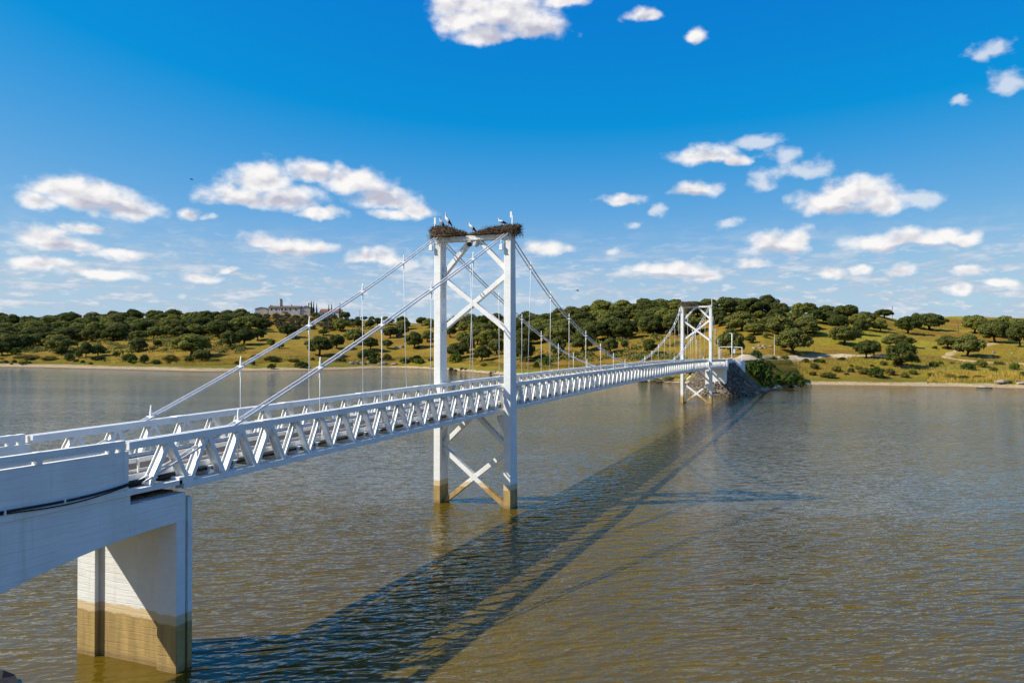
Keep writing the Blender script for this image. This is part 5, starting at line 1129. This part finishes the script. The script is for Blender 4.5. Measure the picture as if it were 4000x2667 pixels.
def make_bush(seed,m,nl=11,per=190):
    # crown 4 m wide, 2.4 m tall
    rng=random.Random(seed); cr=MB(); st=MB()
    for i in range(nl):
        a=i*2.39996; q=math.sqrt((i+.5)/nl); r=q*1.45*rng.uniform(.8,1.1); z=.45+1.15*math.sqrt(max(0,1-q*q))*rng.uniform(.7,1.1); r1=rng.uniform(.5,.75); c=Vector((math.cos(a)*r,math.sin(a)*r,z))
        st.tube([(0,0,-.2),(c.x*.4,c.y*.4,c.z*.5),tuple(c)],[.05,.03,.012],5)
        for j in range(per):
            u=rng.uniform(-.9,1); t=rng.uniform(0,6.283); s_=math.sqrt(1-u*u); d=Vector((s_*math.cos(t),s_*math.sin(t),u)); p=c+d*r1*rng.uniform(.6,1.12)
            if p.z<.02: continue
            leafquad(cr,p,d+Vector((rng.gauss(0,.5),rng.gauss(0,.5),rng.gauss(0,.5)+.3)),.24,rng,1.1)
    return st.mesh('stem',[M['bark']],True),fastmesh(cr,'foliage',[m])
BUSH={'g':[make_bush(300+i,M['bushg']) for i in range(2)],'d':[make_bush(310+i,M['bushd']) for i in range(2)],'o':[make_bush(320+i,M['busho']) for i in range(2)],'scrub':[make_bush(330+i,M['scrub'],9,150) for i in range(2)]}
GL={'L':('dark holm oak in the dense wood on the left hillside','trees of the left hillside wood'),
 'C':('holm oak scattered on the slope between the hilltop manor and the near tower','trees of the central slope'),
 'R':('holm oak in the dense wood behind the main span of the bridge','trees of the wood behind the main span'),
 'RR':('holm oak scattered on the golden slope right of the far tower','trees of the right slope')}
rng=random.Random(21)
for i,(x,y,z,w,h,label,kind,grp) in enumerate(TREES):
    if kind=='scrub':
        t=thing('scrub_bush','low brown scrub bush on the slope below the hilltop manor','bush',(x,y,z),rng.uniform(0,6.28),'scrub below the manor')
        a,b=BUSH['scrub'][i%2]; t.scale=(w/4,w/4,h/2.4); mobj('stem',a,t); mobj('foliage',b,t); continue
    lab,g_=(label,None) if label else GL[grp]
    if not label:
        a_=math.degrees(math.atan2(x-OX,y-OY)); r_=math.hypot(x-OX,y-OY)
        if grp=='L':
            tier='on the skyline of' if z>26 else ('halfway up' if z>15 else 'at the lower edge of')
            part='the far left wood' if a_<-51.5 else ('the wood above the two dark shore oaks' if a_<-48 else ('the wood above the largest left shore oak' if a_<-44 else 'the wood just left of the hilltop manor'))
            lab='dark holm oak '+tier+' '+part
        elif grp=='R':
            tier='on the skyline of' if z>25 else ('in the middle of' if z>14 else 'at the foot of')
            part='the wood just right of the near tower' if a_<-19 else ('the wood behind the middle of the main span' if a_<-14 else 'the wood just left of the far tower')
            lab='holm oak '+tier+' '+part
        elif grp=='C':
            tier='on the skyline' if z>26 else ('halfway up the slope' if z>14 else 'low on the slope')
            part='right of the white hill house' if a_<-29 else 'behind the near tower'
            lab='holm oak '+tier+' '+part
        else:
            tier='near the ridge' if z>21 else 'in the middle'
            part='just right of the far tower' if a_<-2 else ('above the pale road' if a_<4 else 'near the right edge')
            lab='holm oak '+tier+' of the golden right slope, '+part
    if label: g_='holm oaks one can tell apart'
    t=thing('oak_tree',lab,'tree',(x,y,z),rng.uniform(0,6.28),g_)
    a,b=UMB if kind=='umb' else OAKS[i%6]
    t.scale=(w/9.6,w/9.6,h/7.6); mobj('trunk',a,t); mobj('crown',b,t)
BUSHES=list(BUSHES)+[]
for i,(x,y,z,w,h,label,kind) in enumerate(BUSHES):
    t=thing('shore_bush',label,'bush',(x,y,z-.05),rng.uniform(0,6.28),'bushes along the far shore')
    a,b=BUSH[kind][i%2]; t.scale=(w/3.9,min(w,6)/3.9,h/2.2); t.rotation_euler=(0,0,R(22)+rng.uniform(-.3,.3)); mobj('stem',a,t); mobj('foliage',b,t)
for i,(x,y,z,w,h,kind,side) in enumerate(SHRUBS):
    lb={'l':'small shrub scattered along the far left shore strip','c':'small shrub scattered along the shore below the hilltop manor','r':'small shrub scattered on the bank between the pale road and the right beach'}[side]
    t=thing('shore_shrub',lb,'bush',(x,y,z-.05),rng.uniform(0,6.28),{'l':'small left shore shrubs','c':'small central shore shrubs','r':'small right bank shrubs'}[side])
    a,b=BUSH[kind][i%2]; t.scale=(w/3.9,w/3.9,h/2.2); mobj('stem',a,t); mobj('foliage',b,t)
for i,(x,y,w) in enumerate([(6.2,166,2.6),(8.4,170,3.0),(6.6,174,2.4),(9.6,176,3.2),(11.5,180,2.8),(8.6,182,2.6),(12.6,186,3.4),(10.4,189,2.6),(13.8,192,3.0),(9.6,165,2.4),(11.2,171,2.6),(7.4,178,2.2)]):
    ax=(0.2+(y-158)*.08) if y<168 else (1.0+(y-168)*.22); z=7.9-8.6*(max(2.9,x-ax)-2.9)/8
    t=thing('shore_shrub','scrubby bush covering the grassy causeway flank beyond the far abutment','bush',(x,y,max(.1,z)-.3),i*1.1,'causeway flank shrubs'); a,b=BUSH['god'[i%3]][i%2]; t.scale=(w/3.9,w/3.9,w*.6/2.2); mobj('stem',a,t); mobj('foliage',b,t)
def cypress(seed):
    rng_=random.Random(seed); cr=MB(); tr=MB(); tr.tube([(0,0,-.3),(0,0,9)],[.22,.04],6)
    for j in range(1500):
        z=rng_.uniform(.6,10); r=.95*min(1,(z/2.2))*((10.15-z)/10)**.75*rng_.uniform(.7,1.08); a=rng_.uniform(0,6.283)
        leafquad(cr,Vector((r*math.cos(a),r*math.sin(a),z)),Vector((math.cos(a),math.sin(a),.5+rng_.gauss(0,.3))),.42,rng_,1.5)
    return tr.mesh('trunk',[M['bark']],True),fastmesh(cr,'crown',[M['cypress']])
CY=[cypress(1),cypress(2)]
for i,(x,y,z,h,l) in enumerate([(-391.5,503.2,37.6,13.0,'tallest cypress, first right of the chapel bell arch'),(-389.8,503.9,37.7,12.4,'second cypress right of the chapel bell arch'),(-387.3,504.9,37.4,11.0,'slim cypress left of the white hill house'),(-376.4,507.5,36.6,11.0,'left cypress of the pair before the white hill house'),(-374.1,508.3,36.2,11.6,'right cypress of the pair before the white hill house'),(-367.3,511,35.2,13.6,'cypress at the right end of the white hill house'),(-388.6,501.5,37.6,7.2,'short cypress under the two tall chapel cypresses')]):
    t=thing('cypress_tree',l,'tree',(x,y,z),i*1.3,'cypresses on the manor hill'); t.scale=(h/10*.85,h/10*.85,h/10); a,b=CY[i%2]; mobj('trunk',a,t); mobj('crown',b,t)

# ---------------------------------------------------------------- hilltop buildings (local x = camera right)
def gable(name,w,d,he,hr,wallm,roofm,parent,x0=0,y0=0,z0=0,axis='x',ov=.35):
    mb=MB()
    if axis=='x':
        mb.prism([(y0,z0),(y0+d,z0),(y0+d,z0+he),(y0+d/2,z0+hr-.12),(y0,z0+he)],0,x0,x0+w)
        wl=mb.obj('wall',wallm,parent)
        r=MB(); k=(hr-he)/(d/2)
        r.hexa([(x0-ov,y0-ov,z0+he-ov*k),(x0+w+ov,y0-ov,z0+he-ov*k),(x0+w+ov,y0+d/2,z0+hr),(x0-ov,y0+d/2,z0+hr),(x0-ov,y0-ov,z0+he-ov*k+.22),(x0+w+ov,y0-ov,z0+he-ov*k+.22),(x0+w+ov,y0+d/2,z0+hr+.22),(x0-ov,y0+d/2,z0+hr+.22)])
        r.hexa([(x0-ov,y0+d/2+.003,z0+hr),(x0+w+ov,y0+d/2+.003,z0+hr),(x0+w+ov,y0+d+ov,z0+he-ov*k),(x0-ov,y0+d+ov,z0+he-ov*k),(x0-ov,y0+d/2+.003,z0+hr+.22),(x0+w+ov,y0+d/2+.003,z0+hr+.22),(x0+w+ov,y0+d+ov,z0+he-ov*k+.22),(x0-ov,y0+d+ov,z0+he-ov*k+.22)])
        rf=r.obj('roof',roofm,parent)
    else:
        mb.prism([(x0,z0),(x0+w,z0),(x0+w,z0+he),(x0+w/2,z0+hr-.12),(x0,z0+he)],1,y0,y0+d)
        wl=mb.obj('wall',wallm,parent)
        r=MB(); k=(hr-he)/(w/2)
        r.hexa([(x0-ov,y0-ov,z0+he-ov*k),(x0+w/2,y0-ov,z0+hr),(x0+w/2,y0+d+ov,z0+hr),(x0-ov,y0+d+ov,z0+he-ov*k),(x0-ov,y0-ov,z0+he-ov*k+.22),(x0+w/2,y0-ov,z0+hr+.22),(x0+w/2,y0+d+ov,z0+hr+.22),(x0-ov,y0+d+ov,z0+he-ov*k+.22)])
        r.hexa([(x0+w/2+.003,y0-ov,z0+hr),(x0+w+ov,y0-ov,z0+he-ov*k),(x0+w+ov,y0+d+ov,z0+he-ov*k),(x0+w/2+.003,y0+d+ov,z0+hr),(x0+w/2+.003,y0-ov,z0+hr+.22),(x0+w+ov,y0-ov,z0+he-ov*k+.22),(x0+w+ov,y0+d+ov,z0+he-ov*k+.22),(x0+w/2+.003,y0+d+ov,z0+hr+.22)])
        rf=r.obj('roof',roofm,parent)
    return wl,rf
def window(parent,x,z,w,h,y=-.0):
    f=MB().box(x-w/2-.12,x+w/2+.12,y-.06,y-.002,z-h/2-.12,z+h/2+.12).obj('window',M['ruinst'],parent)
    MB().box(x-w/2,x+w/2,y-.085,y-.062,z-h/2,z+h/2).obj('pane',M['window'],f)
HB=R(22.1)
mh=thing('manor_house','old cream manor on the left hilltop with dark windows and a tall chimney','house',(-426.5,489.0,37.0),HB)
gable('manor',27.9,9,8.1,9.4,M['plaster'],M['oldtile'],mh)
for x in (2.7,6.7,11.8,14.8,18.9,24.1): window(mh,x,6.2,1.2,1.6)
for x in (9.6,16.3): window(mh,x,6.0,.5,.9)
pc=MB(); pc.box(12.2,16.6,-2.2,-.02,3.9,4.15); pc.box(12.2,12.5,-2.2,-1.9,0,3.9); pc.box(16.3,16.6,-2.2,-1.9,0,3.9); pc.obj('porch',M['oldtile'],mh)
ch=MB(); ch.tube([(9.2,4.0,8),(9.2,4.0,15.4),(9.2,4.0,15.45),(9.2,4.0,15.9)],[1.25,1.15,1.35,1.3],12); ch.tube([(10.3,4.4,8),(10.3,4.4,14.6),(10.3,4.4,15.1)],[.8,.75,.9],10); ch.obj('chimney',M['plaster'],mh)
for x,h in ((.5,10.4),(1.8,10.1),(19.0,10.6)):
    MB().box(x-.35,x+.35,4.2,5.0,8.8,h).obj('chimney',M['oldtile'],mh)
an=thing('stone_barn','grey gabled barn joined to the left end of the hilltop manor','barn',(-437.6,484.6,36.6),HB)
gable('barn',11.4,13,7.2,8.6,M['plaster'],M['oldtile'],an,axis='y')
cp=thing('ruined_chapel','low ruined chapel with an open bell arch right of the hilltop manor','chapel',(-400.3,500.2,37.0),HB)
gable('chapel',7.8,9,7.4,9.4,M['plaster'],M['oldtile'],cp,axis='y')
ba=MB(); ba.box(5.5,6.2,3,3.9,8.0,11.6); ba.box(7.5,8.2,3,3.9,8.0,11.6); ba.box(5.3,8.4,2.9,4.0,11.602,12.2); ba.obj('bell_arch',M['oldtile'],cp)
wh=thing('white_hill_house','whitewashed hill house with a red tiled roof among cypresses','house',(-386.0,508.0,36.0),HB)
gable('white house',18.0,9,5.6,7.8,M['lime'],M['tile'],wh)
gw=MB(); gw.prism([(-.3,0),(9.3,0),(9.3,6.0),(4.5,8.4),(-.3,6.0)],0,-.75,-.36); gw.obj('gable_wall',M['lime'],wh)
for x in (3.2,6.2,9.5,12.6): window(wh,x,3.2,1.0,1.6)
def ruin(x,y,z,label,segs):
    t=thing('ruined_wall',label,'ruin',(x,y,z),HB)
    for (a,b,h,dy) in segs:
        mb=MB(); mb.prism([(a,-1),(b,-1),(b,h*.8),(b-(b-a)*.25,h*.55),((a+b)/2,h),(a+(b-a)*.2,h*.7),(a,h*.9)],1,dy,dy+.7); mb.obj('wall',M['ruinst'] if dy>0 else M['lime'],t)
ruin(-120.8,433,31.5,'small white ruin among skyline trees above the main span',[(-3,0,3.0,0),(.2,2.0,5.2,.4),(2.2,5,2.6,1)])
ruin(-97,430,32.4,'longer white ruin among skyline trees left of the far tower',[(-9,-5,2.6,1),(-3,2.5,5.0,0),(3,8,3.4,.5),(8.2,10.5,4.4,0)])

# ---------------------------------------------------------------- rocks, poles, fence, driftwood
def rockmesh(seed,m):
    rng_=random.Random(seed); mb=MB(); mb.ell((0,0,.32),(.5,.42,.46),9,6,0,.16,rng_); return mb.mesh('rock',[m])
RK=[rockmesh(i,M['rock']) for i in range(5)]; RKD=[rockmesh(10+i,M['rockd']) for i in range(2)]
for i,(x,y,z,w,h,l) in enumerate(ROCKS):
    dark=('dark' in l or 'black' in l or 'wet' in l)
    o=tag(mobj('shore_rock',(RKD[i%2] if dark else RK[i%5]),None,(x,y,z-.25*h)),l,'rock','rocks on the far shore'); o.scale=(w*1.05,w*.8,h*1.35); o.rotation_euler=(0,0,R(22)+rng.uniform(-.5,.5))
br=tag(mobj('shore_rock',RKD[0],None,(-2.75,-34.7,-.62)),'dark rock breaking the water at the bottom left corner','rock'); br.scale=(3.0,2.6,1.4)
def pole(x,y,z,h,label):
    t=thing('utility_pole',label,'pole',(x,y,z)); thin='mast' in label or 'thin' in label
    mb=MB(); mb.tube([(0,0,-.3),(0,0,h)],[.16 if not thin else .12,.10],8); mb.obj('shaft',M['wood'] if 'pale' not in label else M['dead'],t)
    if h>4:
        mb=MB(); mb.box(-.7,.7,-.05,.05,h-.55,h-.43) if not thin else mb.box(-.25,.25,-.05,.05,h-.9,h-.6); mb.obj('crossarm',M['wood'],t)
for a in POLES: pole(*a)
fe=thing('wire_fence','thin wire fence with wooden posts across the right meadow','fence',tuple(FENCE[0][:3]))
F0=Vector(FENCE[0][:3])
tops=[]
for x,y,z,h in FENCE:
    p=Vector((x,y,z))-F0; h=max(1.1,min(h,1.9)); mb=MB(); mb.tube([(p.x,p.y,p.z-.2),(p.x+.05,p.y,p.z+h)],[.10,.08],6); mb.obj('post',M['wood'],fe); tops.append((p,h))
for k in(.9,.55):
    mb=MB(); mb.tube([(p.x,p.y,p.z+h*k) for p,h in tops],.012,4); mb.obj('wire',M['signm'],fe)
def wood(name,label,pts_list,loc,m):
    t=thing(name,label,'driftwood',loc)
    for pts,r in pts_list: MB().tube(pts,r,7).obj('limb',m,t,smooth=True)
wood('driftwood','stranded driftwood logs on the bank left of the far tower',[([(-6,-2,.2),(-2,0,.6),(3,2,1.6)],[.28,.22,.10]),([(-4,-2.6,.0),(0,-1.5,.3),(4,-1.2,.4)],[.22,.2,.1]),([(-2,-.5,.5),(1,.5,1.4),(3.5,1.6,2.6)],[.12,.09,.04])],(-22,199.8,.4),M['wood'])
wood('fallen_branch','bleached fallen branch on the meadow right of the near tower',[([(-5,0,.9),(-2.5,0,1.1),(0,0,.6),(3,0,.3)],[.10,.16,.2,.22]),([(-2.5,0,1.1),(-4,0,1.9)],[.12,.05]),([(0,0,.6),(-1.0,.3,1.6),(-1.8,.4,1.9)],[.12,.08,.04]),([(1.5,0,.5),(4.5,0,1.3)],[.14,.06])],(-95,272,5.6),M['dead'])

# ---------------------------------------------------------------- flying birds
def bird(loc,rz,label):
    mb=MB(); mb.tube([(-.45,0,0),(-.3,0,0),(0,0,.02),(.3,0,0),(.5,0,-.02)],[.02,.07,.12,.08,.02],8)
    for s in(-1,1):
        mb.hexa([(-.18,s*.05,0),(.18,s*.05,0),(.14,s*.6,.18),(-.12,s*.6,.18),(-.18,s*.05,.03),(.18,s*.05,.03),(.14,s*.6,.20),(-.12,s*.6,.20)])
        mb.hexa([(-.12,s*.602,.18),(.14,s*.602,.18),(.20,s*1.05,.08),(.08,s*1.05,.08),(-.12,s*.602,.20),(.14,s*.602,.20),(.20,s*1.05,.095),(.08,s*1.05,.095)])
    o=tag(mb.obj('flying_bird',M['feab']),label,'bird'); o.location=loc; o.rotation_euler=(R(15),R(5),rz); o.scale=(.6,.6,.6)
bird((-67,39.3,38.1),R(40),'dark bird gliding in the blue sky left of the near tower')
bird((-10.9,62.2,20.8),R(10),'dark bird flying low above the main span')

# ---------------------------------------------------------------- grass and reeds
def tufts(name,label,pts,h0,h1,m,seed,blades=5,spread=.3):
    rng_=random.Random(seed); mb=MB()
    for (x,y) in pts:
        z=ground(x,y)
        if z<.35: continue
        for k in range(blades):
            a=rng_.uniform(0,6.283); h=rng_.uniform(h0,h1); bx=x+rng_.gauss(0,spread); by=y+rng_.gauss(0,spread); w=rng_.uniform(.05,.10)
            dx,dy=math.cos(a),math.sin(a); o=len(mb.v); l=rng_.uniform(-.25,.25)*h
            mb.v+=[(bx-dx*w,by-dy*w,z-.05),(bx+dx*w,by+dy*w,z-.05),(bx+dy*l,by-dx*l,z+h)]; mb.f.append((o,o+1,o+2)); mb.m.append(0)
    o=bpy.data.objects.new(name,fastmesh(mb,name,[m])); col.objects.link(o); tag(o,label,'grass',kind='stuff'); return o
def scatter(n,az0,az1,f0,f1,rows,seed):
    rng_=random.Random(seed); P=[]
    while len(P)<n:
        a=R(rng_.uniform(az0,az1)); rg,zz=tcol(round(a,3)); r0=rg[rows[0]];r1=rg[rows[1]]
        r=r0+(r1-r0)*rng_.uniform(f0,f1); P.append((OX+r*math.sin(a),OY+r*math.cos(a)))
    return P
tufts('meadow_grass','dry yellow green grass tufts on the right meadow',scatter(7000,-8,16,.35,1.0,(1,4),1),.25,.65,M['grassm'],1,5,.4)
tufts('shore_grass','dry grass tufts along the left and central shore',scatter(7000,-58,-8,.5,1.0,(1,3),2),.35,.9,M['grassm'],2,5,.6)
tufts('hillside_grass','tufts of dry grass and low weeds over the hill slopes',scatter(9000,-57,16,.0,1.0,(3,6),7),.35,.8,M['grassm'],7,4,.9)
def undergrowth():
    rng_=random.Random(31); mb=MB()
    for (n,a0,a1,r0,r1,hh) in ((650,-57,-41.5,3.3,6.0,3.0),(330,-24.5,-9.5,3.4,6.0,2.6)):
        for i in range(n):
            a=R(rng_.uniform(a0,a1)); rg,zz=tcol(round(a,3)); k_=rng_.uniform(r0,r1); j=min(int(k_),5); r=rg[j]+(rg[j+1]-rg[j])*(k_-j) if j<6 else rg[6]
            x=OX+r*math.sin(a); y=OY+r*math.cos(a); z=ground(x,y); w=rng_.uniform(2.0,4.5); h=rng_.uniform(.5,1.0)*hh
            for q in range(42):
                u=rng_.uniform(-.2,1); t_=rng_.uniform(0,6.283); s_=math.sqrt(max(0,1-u*u)); d=Vector((s_*math.cos(t_),s_*math.sin(t_),u))
                leafquad(mb,Vector((x,y,z))+Vector((d.x*w,d.y*w,max(.05,d.z*h)))*rng_.uniform(.6,1.05),d+Vector((rng_.gauss(0,.5),rng_.gauss(0,.5),rng_.gauss(0,.4)+.3)),.95,rng_)
    o=bpy.data.objects.new('undergrowth',fastmesh(mb,'undergrowth',[M['oak']])); col.objects.link(o); tag(o,'dense green undergrowth between the trees of the hillside woods','undergrowth',kind='stuff')
undergrowth()
tufts('golden_reeds','tall golden reeds above the right beach',scatter(1800,6.5,16,.0,.8,(2,3),3),.7,1.4,M['reedm'],3,6,.4)
tufts('golden_reeds','tall golden reeds in front of the largest left shore oak',scatter(1500,-45.5,-40,.1,.8,(2,3),4),.8,1.7,M['reedm'],4,6,.6)
